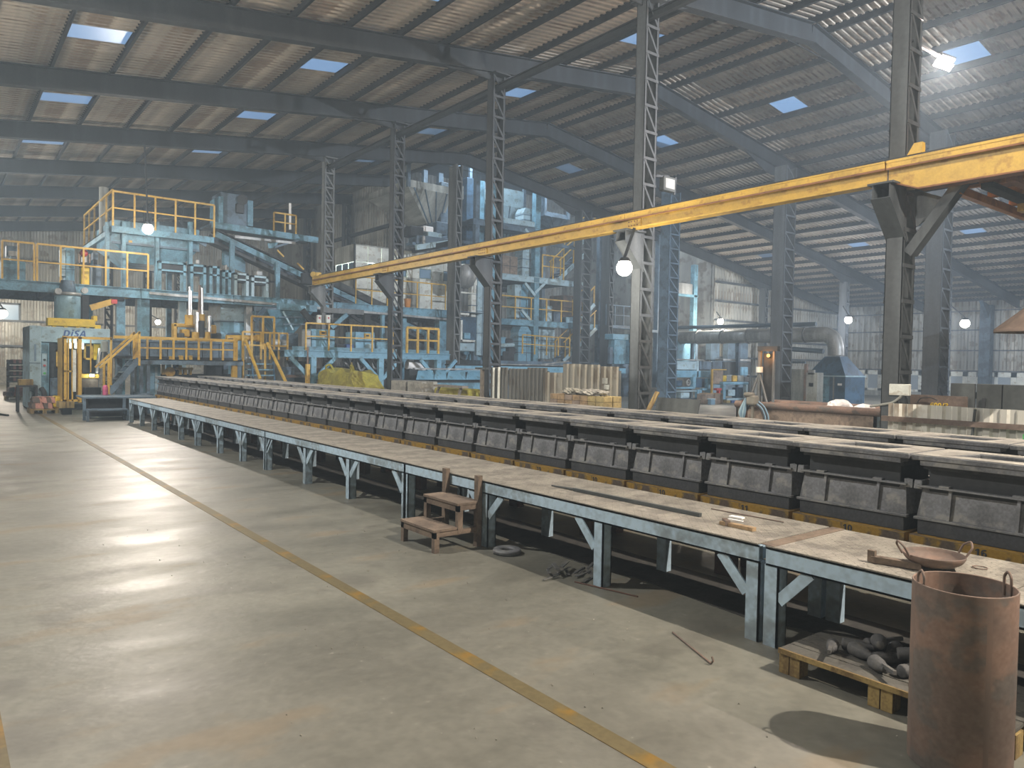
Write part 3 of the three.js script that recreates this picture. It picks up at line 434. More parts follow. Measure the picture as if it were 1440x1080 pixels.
  const rows = [['front', 5.05, -2.19 + PIT / 2 + 0.835, 27], ['rear', 6.4, -2.9 + PIT / 2 + 0.835 * 2, 28]];
  for (const [row, xf, z0, n] of rows) {
    const u = unit(xf, row);
    const lab = (what, i) => what + ', ' + row + ' row, ' + (i < 15 ? ORD[i] + ' from the drum end' : ORD[n - 1 - i] + ' from the machine end');
    for (let i = 0; i < n; i++) {
      const z = z0 - i * PIT, put = (k, name, y, what, dx = 0) => {
        const o = i ? copy(u[k], name, [xf + dx, y, z], lab(what, i)) : u[k];
        o.position.set(xf + dx, y, z); base.set(o, o.position.clone()); o.userData.label = lab(what, i); o.userData.group = what.replace(/^\w+ /, '') + 's of the ' + row + ' row'; return o;
      };
      const car = put('c', 'mould_car', 0.5, 'rust-worn yellow mould car');
      put('m', 'sand_mould', 0.735, 'dark sand mould'); put('j', 'mould_jacket', 0.747, 'grey iron mould jacket', 0.03);
      put('w', 'mould_weight', 1.098 + (i % 3 === 1 ? -0.004 : 0), 'dusty slotted mould weight', rr(-0.012, 0.012));
    }
    // number plates painted on the cars that can be read
    if (row === 'front') for (let i = 1; i < 7; i++) { const z = z0 - i * PIT + 0.02, s = ['16', '10', '11', '10', '10', '19', '9'][i - 1]; tag(P(scene, numbered('painted_number'), M.dark, text(s, 0.045, 0.002).rotateY(-Math.PI / 2).translate(xf - 0.0215, 0.603, z)), 'black number painted on a yellow mould car, ' + ORD[i] + ' car from the drum end', 'number'); }
    // track
    const t = thing('mould_track', 'low steel track on dark posts under the ' + row + ' row of mould cars', 'track', [xf, 0, -12]);
    for (const x of [xf + 0.1, xf + 0.46]) P(t, 'rail', M.rustDark, bb(x - 0.03, x + 0.03, 0.33, 0.39, z0 - n * PIT, 2.2), bb(x - 0.015, x + 0.015, 0.25, 0.33, z0 - n * PIT, 2.2));
    for (let k = 0; k < 17; k++) { const z = 1.2 - k * 1.62; for (const x of [xf + 0.1, xf + 0.46]) P(t, 'post', M.rustDark, bb(x - 0.05, x + 0.05, 0, 0.25, z - 0.08, z + 0.08)); P(t, 'sleeper', M.rustDark, bb(xf, xf + 0.56, 0.2, 0.25, z - 0.05, z + 0.05)); }
  }
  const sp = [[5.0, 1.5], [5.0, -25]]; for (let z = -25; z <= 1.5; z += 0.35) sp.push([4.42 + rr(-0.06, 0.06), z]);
  tag(P(scene, 'sand_layer', M.sand, prism(sp.map(([x, z]) => [x, -z]), 0.004).rotateX(-Math.PI / 2)), 'dark burnt sand spread on the floor under the mould cars', null, null, 'stuff');  // dark strip added over the concrete to make this floor darker
  // rubble on the floor between the rows
  const g = []; for (let i = 0; i < 260; i++) { const x = rr(5.75, 7.4), z = rr(-9, 0.5), s = rr(0.02, 0.07); g.push(clean(new THREE.DodecahedronGeometry(s, 0).scale(1, 0.6, 1).rotateY(rr(0, 3)).translate(x, s * 0.45, z))); }
  tag(P(scene, 'sand_rubble', M.dust, g), 'pale crumbled sand on the floor under the mould line', null, null, 'stuff');
}
// ================================================================ THINGS IN FRONT
{ // rusty drum
  const cx = 3.52, cz = -1.285, r = 0.2, h = 0.785, t = thing('steel_drum', 'tall open rusty steel drum standing in front of the platform', 'drum', [cx, 0, cz]);
  P(t, 'shell', M.rust, lathe([[0, 0.004], [r, 0.004], [r, h - 0.004], [r - 0.002, h], [r - 0.006, h], [r - 0.008, h - 0.004], [r - 0.008, 0.02], [0, 0.02]], cx, 0, cz, 56));
  const d = V(camX.x, 0, camX.z).normalize();
  for (const s of [-1, 1]) { const c = V(cx, h, cz).addScaledVector(d, s * (r - 0.012)), n = V(d.z, 0, -d.x); P(t, 'handle', M.rust, pipe([c.clone().addScaledVector(n, -0.022).setY(h - 0.05), c.clone().addScaledVector(n, -0.022).setY(h + 0.03), c.clone().setY(h + 0.055), c.clone().addScaledVector(n, 0.022).setY(h + 0.03), c.clone().addScaledVector(n, 0.022).setY(h - 0.05)], 0.006, 8, 24)); }
}
{ // shallow pan resting on the platform
  const c = atY(1313, 789, 0.66), t = thing('round_pan', 'shallow rusty round-bottomed pan with two loop handles', 'pan', [c.x, 0.622, c.z]);
  const R = 0.155, y = 0.624, prof = []; for (let i = 0; i <= 8; i++) { const a = i / 8; prof.push([R * Math.sin(a * Math.PI / 2 * 0.98) + 0.0001, y + 0.075 * (1 - Math.cos(a * Math.PI / 2))]); }
  const inner = prof.slice().reverse().map((p) => [Math.max(0.0001, p[0] - 0.004), p[1] + 0.004]);
  P(t, 'bowl', M.rust, lathe([...prof, ...inner], c.x, 0, c.z, 40));
  const d = V(camX.x, 0, camX.z).normalize(), n = V(d.z, 0, -d.x);
  for (const s of [-1, 1]) { const p = V(c.x, y + 0.07, c.z).addScaledVector(d, s * R); P(t, 'handle', M.rust, pipe([p.clone().addScaledVector(n, -0.035), p.clone().addScaledVector(n, -0.04).addScaledVector(d, s * 0.03).add(V(0, 0.05, 0)), p.clone().addScaledVector(d, s * 0.045).add(V(0, 0.075, 0)), p.clone().addScaledVector(n, 0.04).addScaledVector(d, s * 0.03).add(V(0, 0.05, 0)), p.clone().addScaledVector(n, 0.035)], 0.006, 8, 24)); }
  const a = atY(1226, 786, 0.64), b = atY(1296, 797, 0.64); const l = thing('timber_lever', 'short dark timber lever lying under the edge of the pan', 'timber', [a.x, 0.622, a.z]); P(l, 'shaft', M.woodBrown, bar(a.setY(0.642), b.setY(0.642), 0.05, 0.035)); P(l, 'upright_peg', M.woodBrown, bb(a.x - 0.012, a.x + 0.012, 0.624, 0.69, a.z - 0.02, a.z + 0.02));
  const w = atY(1378, 797, 0.63); one('wire_loop', 'thin wire loop lying behind the pan on the platform', 'wire', M.rust, null, clean(new THREE.TorusGeometry(0.035, 0.003, 6, 24).rotateX(Math.PI / 2).translate(w.x, 0.626, w.z)));
}
{ // pallet with cast risers
  const a = atY(1096, 910, 0.14), t = thing('pallet', 'small dusty wooden pallet pushed under the platform edge', 'pallet', [a.x, 0, a.z]);
  const x0 = a.x, x1 = x0 + 0.55, z0 = a.z, z1 = z0 + 1.15;
  for (let i = 0; i < 5; i++) P(t, 'deck_board', M.woodDust, rb(x0 + 0.004 + i * 0.11, x0 + 0.106 + i * 0.11, 0.118, 0.138, z0, z1, 0.003));
  P(t, 'edge_board', M.wood, bb(x0 - 0.012, x0 + 0.002, 0.112, 0.139, z0, z1));
  for (const z of [z0, z0 + 0.5, z1 - 0.12]) for (const x of [x0, x0 + 0.24, x0 + 0.46]) { P(t, 'block', M.wood, rb(x, x + 0.09, 0, 0.112, z, z + 0.06, 0.003)); P(t, 'block', M.wood, rb(x, x + 0.09, 0, 0.112, z + 0.065, z + 0.125, 0.003)); }
  const spots = [[0.16, 0.22, 0.4, 0], [0.22, 0.36, 1.1, 1], [0.28, 0.5, 2.4, 0], [0.12, 0.5, 0.9, 1], [0.3, 0.3, 1.9, 0], [0.36, 0.45, 0.2, 1], [0.2, 0.62, 2.8, 0], [0.34, 0.62, 1.4, 1], [0.16, 0.78, 2.2, 0], [0.3, 0.78, 0.7, 1], [0.4, 0.7, 1.6, 0], [0.22, 0.9, 0.3, 1], [0.42, 0.34, 2.6, 0], [0.28, 0.42, 0.5, 2], [0.3, 0.62, 2.0, 2], [0.26, 0.76, 1.2, 2]];
  const names = ['nearest the pallet corner', 'lying on its side near the front board', 'leaning in the middle of the heap', 'at the front edge of the heap', 'behind the corner one', 'pointing away at the back of the heap', 'in front of the drum side', 'under a thin runner', 'front right of the heap', 'crossing its neighbour', 'against the rear of the heap', 'closest to the drum', 'at the back left', 'resting on top at the left', 'topmost in the middle', 'resting on top at the right'];
  spots.forEach(([dx, dz, turn, lvl], i) => {
    const y = 0.138 + (lvl === 2 ? 0.095 : 0.037), L = 0.13 + 0.04 * (i % 3), r = 0.034 + 0.006 * (i % 2);
    const o = thing('cast_riser', 'dark grey conical casting riser ' + names[i], 'riser', [x0 + dx, y, z0 + dz], 'cast risers on the pallet');
    const tilt = lvl === 2 ? 0.12 : 0; const g = (q) => clean(q.rotateZ(Math.PI / 2 - 0.06 - tilt).rotateY(turn).translate(x0 + dx, y, z0 + dz));
    P(o, 'cone', M.riser, g(new THREE.LatheGeometry([[0.001, -L / 2], [r * 0.85, -L / 2], [r, -L / 2 + 0.012], [r * 0.92, 0], [r * 0.55, L * 0.3], [r * 0.4, L * 0.42], [r * 0.5, L / 2], [0.001, L / 2]].map((p) => new THREE.Vector2(...p)), 18)));
    if (i % 3 === 0) P(o, 'runner_stub', M.riser, g(new THREE.BoxGeometry(0.02, L * 0.9, 0.018).translate(r * 0.4, L * 0.75, 0)));
  });
}
{ // wooden steps against the platform
  const p = atY(600, 762, 0), x0 = 3.72, z0 = -6.15, z1 = -5.55;
  const t = thing('wooden_steps', 'two-tread brown wooden steps leaning against the platform', 'steps', [x0, 0, (z0 + z1) / 2]);
  P(t, 'tread', M.woodBrown, rb(x0 - 0.22, x0 + 0.03, 0.185, 0.21, z0, z1, 0.004)); P(t, 'tread', M.woodBrown, rb(x0 + 0.03, x0 + 0.29, 0.4, 0.425, z0, z1, 0.004));
  P(t, 'apron', M.woodBrown, bb(x0 - 0.21, x0 - 0.19, 0.13, 0.185, z0, z1)); P(t, 'apron', M.woodBrown, bb(x0 + 0.04, x0 + 0.06, 0.345, 0.4, z0, z1));
  for (const z of [z0 + 0.025, z1 - 0.025]) {
    P(t, 'leg', M.woodBrown, bb(x0 - 0.21, x0 - 0.16, 0, 0.185, z - 0.025, z + 0.025)); P(t, 'leg', M.woodBrown, bb(x0 + 0.04, x0 + 0.09, 0.15, 0.4, z - 0.025, z + 0.025));
    P(t, 'post', M.woodBrown, bb(x0 + 0.25, x0 + 0.3, 0, 0.66, z - 0.03, z + 0.03)); P(t, 'side_rail', M.woodBrown, bb(x0 - 0.2, x0 + 0.3, 0.14, 0.18, z - 0.02, z + 0.02)); P(t, 'side_rail', M.woodBrown, bb(x0 + 0.05, x0 + 0.3, 0.355, 0.4, z - 0.02, z + 0.02));
  }
}
{ // ring, rods and scrap on the floor
  const c = atY(713, 775, 0.02); one('iron_ring', 'dark flat iron ring lying at the foot of the steps', 'ring', M.iron, null, lathe([[0.06, 0.012], [0.1, 0.0], [0.125, 0.006], [0.128, 0.03], [0.12, 0.045], [0.068, 0.045], [0.06, 0.03], [0.06, 0.012]], c.x, 0, c.z, 40));
  const spots = []; for (let i = 0; i < 15; i++) { const s = atY(rr(766, 838), rr(803, 818), 0); spots.push(s); }
  spots.forEach((s, i) => { const L = rr(0.1, 0.24), a = rr(-0.5, 0.5) + 0.6; one('scrap_strip', 'thin grey scrap strip in the small heap beside the platform leg, ' + ORD[i] + ' laid', 'scrap', M.slag, 'scrap strips heaped by the platform leg', clean(new THREE.BoxGeometry(L, 0.006, rr(0.015, 0.035)).rotateZ(rr(-0.06, 0.06)).rotateY(a).translate(s.x, 0.008 + i * 0.004, s.z))); });
  const r1 = atY(808, 818, 0.006), r2 = atY(897, 839, 0.006); one('thin_rod', 'thin dark rod lying past the platform leg beside the scrap heap', 'rod', M.rustDark, null, tube(r1, r2, 0.006));
  const h1 = atY(946, 889, 0.006), h2 = atY(1000, 933, 0.006), h3 = atY(1003, 929, 0.03); one('hooked_rod', 'rusty thin rod with a hooked end lying on the open floor', 'rod', M.rust, null, tube(h1, h2, 0.006), tube(h2, h3, 0.006), tube(h3, h3.clone().add(V(0.0, 0.02, -0.01)), 0.006));
  const s1 = atY(0, 581.5, 0.02), s2 = atY(11, 584, 0.02); one('dark_bar', 'short dark bar lying on the floor at the far left', 'bar', M.black, null, bar(s1.clone().add(V(-0.15, 0, -0.1)), s2, 0.06, 0.05));
  // bits of pale grit near the line
  const g = []; for (let i = 0; i < 190; i++) { const x = rr(1.2, 4.0), z = rr(-8, -1), s = rr(0.003, 0.007); g.push(clean(new THREE.TetrahedronGeometry(s).rotateX(rr(0, 3)).translate(x, s * 0.5, z))); } tag(P(scene, 'grit', M.concrete, g), 'pale grit scattered over the concrete', null, null, 'stuff');
}
{ // small things on the platform top
  const y = 0.621, a = atY(776, 684, y), b = atY(985, 727, y); const t = thing('pry_bar', 'long dark bar lying along the platform top', 'bar', [a.x, y, a.z]); const m = a.clone().lerp(b, 0.18); P(t, 'shaft', M.mid, bar(m.setY(y + 0.014), b.setY(y + 0.014), 0.03, 0.026)); P(t, 'tip', M.mid, tube(a.setY(y + 0.008), m, 0.006, 8, 0.012));
  const c = atY(1180, 746, y), w1 = atY(1000, 716, y), w2 = atY(1102, 735, y); one('thin_wire', 'thin rusty wire lying straight on the platform top', 'wire', M.rust, null, tube(w1.setY(y + 0.004), w2.setY(y + 0.004), 0.004));
  const k = atY(1037, 742, y), bt = thing('brick_scrap', 'reddish broken wooden slat block near the platform edge', 'block', [k.x, y, k.z]); P(bt, 'slat', M.brick, bar(V(k.x, y + 0.012, k.z + 0.13), V(k.x, y + 0.012, k.z - 0.13), 0.045, 0.024)); P(bt, 'slat', M.brown, bar(V(k.x + 0.045, y + 0.02, k.z - 0.14), V(k.x - 0.02, y + 0.02, k.z - 0.06), 0.03, 0.035));
  const p1 = atY(1036, 729, y), p2 = atY(1033, 737, y); one('paper_packet', 'white packet lying on the platform behind the reddish slat', 'packet', M.paper, null, clean(new THREE.BoxGeometry(0.05, 0.012, 0.1).rotateY(0.15).translate(p1.x, y + 0.008, p1.z))); one('paper_strip', 'thin white strip between packet and reddish slat', 'paper', M.paper, null, clean(new THREE.BoxGeometry(0.02, 0.006, 0.11).rotateY(0.1).translate(p2.x + 0.01, y + 0.027, p2.z)));
}
// ================================================================ BEHIND THE LINE, ALONG THE COLUMNS
function sheetRun(t, x, z0, z1, y0, y1, m, step = 0.8, pitch = 0.2) { // separate ribbed sheets along z
  const dir = Math.sign(z1 - z0); for (let z = z0; (z1 - z) * dir > 0.05; z += step * dir) { const L = Math.min(step, Math.abs(z1 - z)); P(t, 'sheet', m, ribbed(V(x + rr(0, 0.02), y0 + rr(-0.02, 0.02), z), V(0, 0, L * dir), V(0, y1 - y0 + rr(-0.03, 0.03), 0), pitch, 0.04, V(-1, 0, 0))); }
}
{
  const t = thing('sheet_fence', 'low pale corrugated fence with a brown rail behind the mould weights', 'fence', [11.3, 0, -3]); sheetRun(t, 11.3, -5.25, 1.8, 0.12, 1.2, M.fence, 1.0, 0.22); P(t, 'rail', M.brown, bb(11.2, 11.26, 0.955, 1.03, -5.3, 1.8)); P(t, 'strap', M.mid, bar(V(11.25, 0.1, -4.13), V(11.25, 1.2, -4.05), 0.02, 0.05, V(1, 0, 0)));
  for (const z of [-5.1, -2.5, 0.5]) P(t, 'fence_post', M.brown, bb(11.34, 11.42, 0, 1.15, z - 0.04, z + 0.04));
  const d = thing('dark_screen', 'dark grey panelled screen standing behind the pale fence', 'screen', [12.6, 0, -2]); for (let z = -4.88, i = 0; z < 1.5; z += 0.36, i++) P(d, 'panel', i === 4 ? M.brick : M.mid, rb(12.56 + (i % 2) * 0.02, 12.62 + (i % 2) * 0.02, 0.05, 1.53, z, z + 0.34, 0.006));
  P(d, 'bracket', M.black, bb(12.52, 12.56, 1.12, 1.32, -4.42, -4.38)); P(d, 'back_frame', M.mid, bb(12.64, 12.7, 1.3, 1.4, -4.88, 1.6), bb(12.64, 12.7, 0, 1.4, -4.8, -4.72), bb(12.64, 12.7, 0, 1.4, 1, 1.08));
  const s = thing('marked_plate', 'brown rusty plate painted with yellow figures between column and dark screen', 'plate', [12.0, 0, -4.9]); P(s, 'plate', M.brown, bb(12.46, 12.49, 0.3, 1.33, -5.75, -4.6)); P(s, 'foot', M.brown, bb(12.44, 12.56, 0, 0.3, -5.74, -5.69), bb(12.4, 12.55, 0, 0.3, -4.75, -4.67));
  const q = atX(1320.5, 570, 12.44); P(s, 'painted_marking', M.yellowBright, text('600/3', 0.075, 0.003).rotateY(-Math.PI / 2).translate(12.445, q.y, q.z)); P(s, 'wire', M.black, pipe([atX(1290, 566, 12.4), atX(1295, 560, 12.38), atX(1308, 559, 12.38), atX(1318, 563, 12.38)], 0.008));
  const g = atX(1438, 617, 10.9); one('green_tray', 'bright green panel edge past the end of the pale fence', 'panel', M.green, null, bb(10.9, 10.93, 0.05, 0.93, g.z, g.z + 0.6));
}
{ // conical hood at the right edge
  const c = atX(1452, 470, 10.5), t = thing('conical_hood', 'brown sheet metal conical hood on a post at the right edge', 'hood', [c.x, 0, c.z]); const R = 0.42;
  P(t, 'cone', M.brown, lathe([[R, 2.2], [R - 0.004, 2.235], [0.06, 2.53], [0.02, 2.55], [0.02, 2.53], [R - 0.02, 2.215], [R, 2.2]], c.x, 0, c.z, 10)); P(t, 'post', M.steelPale, tube(V(c.x, 0, c.z), V(c.x, 2.3, c.z), 0.05, 12)); P(t, 'burner_drum', M.brown, lathe([[0.001, 0], [0.25, 0], [0.25, 0.7], [0.001, 0.7]], c.x, 0, c.z, 20));
}
{ // trough beside the column
  const t = thing('steel_trough', 'long pinkish dusty trough with a rusty round rim beside the near column', 'trough', [12.4, 0, -7.3]); const x = 12.5, z0 = -8.75, z1 = -6.0;
  P(t, 'near_wall', M.tan, bb(x, x + 0.04, 0.02, 0.98, z0, z1)); P(t, 'far_wall', M.tan, bb(x + 1.2, x + 1.24, 0.02, 0.98, z0, z1)); P(t, 'end_wall', M.tan, bb(x, x + 1.2, 0.02, 0.98, z0, z0 + 0.04)); P(t, 'end_wall', M.bluePale, bb(x, x + 1.2, 0.02, 0.98, z1 - 0.04, z1)); P(t, 'floor_pan', M.tan, bb(x, x + 1.2, 0, 0.05, z0, z1)); P(t, 'fill', M.dust, bb(x + 0.04, x + 1.2, 0.8, 0.9, z0 + 0.04, z1 - 0.04));
  P(t, 'rim', M.rust, tube(V(x, 1.0, z0), V(x, 1.0, z1 + 0.1), 0.07, 14), tube(V(x + 1.22, 1.0, z0), V(x + 1.22, 1.0, z1), 0.07, 14));
  const spots = [[1165, 561, 0.1], [1180, 558, 0.17], [1192, 564, 0.09], [1206, 562, 0.11]];
  const sack = (px, py, r, l) => { const p = atX(px, py, 12.9); const g = new THREE.IcosahedronGeometry(r, 3), a = g.attributes.position; for (let i = 0; i < a.count; i++) { const v = V(a.getX(i), a.getY(i), a.getZ(i)); v.multiplyScalar(1 + 0.12 * Math.sin(v.x * 40) * Math.cos(v.z * 34 + v.y * 20)); a.setXYZ(i, v.x, v.y * 0.7, v.z * 1.1); } g.computeVertexNormals(); return one('cloth_bundle', l, 'bundle', M.paper, null, clean(g.translate(p.x, 0.9 + r * 0.66, p.z))); };
  sack(1181, 556, 0.2, 'crumpled white cloth bundle lying on the trough, the largest one'); sack(1166, 561, 0.09, 'small flat pale bundle left of the crumpled cloth'); sack(1216, 560, 0.16, 'pale lumpy bundle at the column end of the trough');
  for (const [px, l] of [[1136, 'pale sack lying flat on the trough rim, left one'], [1146, 'pale sack lying flat on the trough rim, right one']]) { const p = atX(px, 562, 12.9); one('flat_sack', l, 'sack', M.brickPale, null, rb(12.7, 13.1, 0.9, 0.96, p.z - 0.1, p.z + 0.08, 0.02)); }
}
{ // hose coil and trolley at the trough end
  const x = 12.2, c = atX(1060, 580, x), t = thing('hose_coil', 'dark hose wound in a hanging coil at the trough end', 'hose', [x, 0, c.z]);
  for (let i = 0; i < 4; i++) { const pts = []; for (let k = 0; k < 14; k++) { const a = k / 14 * Math.PI * 2; pts.push(V(x + 0.02 * i + 0.02 * Math.sin(3 * a), 0.63 + 0.4 * Math.sin(a) * (1 + 0.05 * i), c.z + (0.22 + 0.02 * i) * Math.cos(a))); } P(t, 'loop', i % 2 ? M.hoseBlue : M.rubber, pipe(pts, 0.018, 6, 40, true)); }
  P(t, 'hanger', M.rustDark, bb(x - 0.02, x + 0.06, 0, 1.1, c.z - 0.26, c.z - 0.22));
  const q = atX(1046, 575, x), u = thing('blue_hose', 'pale blue braided hose hanging in twists beside the coil', 'hose', [x, 0, q.z]); for (let i = 0; i < 4; i++) P(u, 'strand', i % 2 ? M.hoseBlue : M.bluePale, pipe([V(x, 1.15, q.z + 0.05), V(x - 0.05, 0.85, q.z - 0.06 + 0.04 * i), V(x + 0.03, 0.55, q.z + 0.06 - 0.05 * i), V(x - 0.02, 0.2, q.z - 0.1 + 0.05 * i), V(x, 0.03, q.z - 0.2 + 0.09 * i)], 0.022, 6));
  P(u, 'hook_post', M.rustDark, bb(x - 0.02, x + 0.02, 0, 1.2, q.z + 0.03, q.z + 0.07));
  const v = atX(1059, 551, x); const r = one('yellow_rag', 'yellowish cloth bundle hung over the hose post', 'cloth', M.screen, null, rb(x - 0.1, x + 0.08, 1.0, 1.2, v.z - 0.1, v.z + 0.1, 0.05), rb(x - 0.11, x + 0.06, 1.17, 1.25, v.z - 0.15, v.z + 0.02, 0.035), bb(x - 0.02, x + 0.02, 0, 1, v.z - 0.02, v.z + 0.02));
  // tripod hoist
  const a = atX(1069, 487, 13.6), tp = thing('tripod_hoist', 'tall tripod stand with a dark lantern frame behind the hoses', 'tripod', [13.6, 0, a.z]);
  P(tp, 'mast', M.steelPale, bb(13.58, 13.64, 0, a.y, a.z - 0.03, a.z + 0.03)); for (const [px, py] of [[1056, 550], [1083, 560]]) { const f = atX(px, py, 13.6); P(tp, 'strut', M.steelPale, tube(V(13.6, atX(1069, 524, 13.6).y, a.z), V(13.5, Math.max(0.05, f.y - 0.5), f.z + (f.z - a.z) * 0.45), 0.022)); }
  P(tp, 'collar', M.white, tube(V(13.6, 1.62, a.z), V(13.6, 1.74, a.z), 0.07, 12)); const b = atX(1089, 490, 13.6); P(tp, 'arm', M.steelDark, bb(13.55, 13.65, a.y - 0.1, a.y, a.z - 0.03, b.z + 0.1)); P(tp, 'second_mast', M.steelPale, bb(13.58, 13.62, 0.5, a.y, b.z - 0.02, b.z + 0.02)); P(tp, 'backplate', M.dark, bb(13.66, 13.7, 0.8, a.y - 0.15, a.z + 0.05, b.z - 0.05), bb(13.66, 13.7, 0, 0.8, a.z + 0.1, a.z + 0.16));
  const l1 = atX(1078.5, 500, 13.55); P(tp, 'amber_lamp', M.glowAmber, clean(new THREE.SphereGeometry(0.035, 12, 8).translate(13.6, l1.y, l1.z))); const pl = new THREE.PointLight(0xffa040, 0.5, 0, 2); pl.position.set(13.5, l1.y, l1.z); pl.castShadow = true; pl.name = 'lamp'; scene.add(pl);
}
{ // corrugated screens with the stacked bricks
  const a = thing('sheet_screen', 'dark grey corrugated screen left of the brick stack', 'screen', [11.4, 0, -14.3]); sheetRun(a, 11.4, -15.45, -13.2, 0.05, 1.6, M.screenDark, 0.75, 0.16); P(a, 'post', M.white, tube(V(11.32, 0, -14.98), V(11.32, 1.62, -14.98), 0.035), tube(V(11.32, 0, -15.2), V(11.32, 1.6, -15.2), 0.03)); P(a, 'top_rail', M.mid, bb(11.42, 11.47, 1.45, 1.55, -15.5, -13.2)); P(a, 'fence_post', M.mid, bb(11.46, 11.52, 0, 1.5, -15.4, -15.3), bb(11.46, 11.52, 0, 1.5, -13.4, -13.3));
  const b = thing('sheet_screen', 'pale beige corrugated screen behind the brick stack', 'screen', [11.38, 0, -12]); sheetRun(b, 11.36, -13.3, -12.6, 0.05, 1.55, M.screen, 0.7, 0.2); sheetRun(b, 11.34, -12.6, -10.85, 0.05, 1.72, M.screen, 0.6, 0.2); P(b, 'fence_post', M.mid, bb(11.42, 11.48, 0, 1.6, -12.6, -12.5), bb(11.42, 11.48, 0, 1.6, -11, -10.9)); P(b, 'paper_notice', M.whiteGrey, bb(11.27, 11.285, 1.32, 1.44, -11.25, -11.1), bb(11.27, 11.285, 1.2, 1.3, -11.2, -11.05));
  const pl = thing('brick_pallet', 'pallet of stacked yellowish bricks in front of the beige screen', 'pallet', [10.9, 0, -12]);
  P(pl, 'pallet_base', M.wood, bb(10.6, 11.2, 0, 0.14, -13.1, -11.25));
  const z0 = atX(772, 560, 10.6).z, z1 = atX(848, 565, 10.6).z; const nb = 7; const dz = (z1 - z0) / nb; let cnt = 0;
  for (let l = 0; l < 8; l++) for (let i = 0; i < nb; i++) for (const xx of [0, 1]) { const m = (i >= 5) ? M.brickPale : (i + l) % 3 ? M.brick : M.tan; P(pl, 'brick', m, bb(10.62 + xx * 0.27 + rr(0, 0.015), 10.87 + xx * 0.27, 0.14 + l * 0.118, 0.14 + l * 0.118 + 0.11, z0 + i * dz + 0.008, z0 + (i + 1) * dz - 0.008)); cnt++; }
  const top = 0.14 + 8 * 0.118; const rag = (z, L, m, label) => { const g = new THREE.IcosahedronGeometry(1, 5), p = g.attributes.position; for (let i = 0; i < p.count; i++) { const x = p.getX(i), y = p.getY(i), w = p.getZ(i), f = 1 + 0.16 * Math.sin(w * 7 + x * 4) * Math.cos(x * 6 - y * 5) + 0.1 * Math.sin(w * 15 + y * 9 + x * 11); p.setXYZ(i, x * f * 0.2, Math.max(-0.045, y * f * 0.085), w * f * (L / 2 + 0.1)); } g.computeVertexNormals(); one('empty_sack', label, 'sack', m, null, clean(g.translate(10.8, top + 0.046, z))); };
  rag(z0 + 0.55, 0.3, M.screen, 'crumpled grey sack on the left half of the brick stack'); rag(z1 - 0.5, 0.55, M.concrete, 'crumpled white sack on the right half of the brick stack');
  const p1 = atX(880, 552, 11.1), p2 = atX(886, 575, 11.1); one('leaning_plank', 'pale plank leaning against the column by the beige screen', 'plank', M.wood, null, bar(V(11.9, 1.18, p1.z + 0.15), V(11.35, 0.02, p1.z - 0.1), 0.1, 0.03, V(1, 0, 0)));
  const pp = atX(708, 519, 11.3); const tp = thing('tee_post', 'pale tee-topped post in front of the blue trough', 'post', [11.3, 0, pp.z]); P(tp, 'stem', M.woodGrey, bb(11.26, 11.34, 0, 1.55, -15.72, -15.64)); P(tp, 'head', M.mid, bb(11.26, 11.34, 1.55, 1.6, -15.95, -15.45)); 
  const dp = thing('dark_plate', 'dark plate leaning at the foot of the laced column', 'plate', [12, 0, -9.9]); P(dp, 'plate', M.mid, bar(V(11.9, 0.05, -9.9), V(12.15, 1.05, -9.9), 1.1, 0.03, V(1, 0, 0)));
}
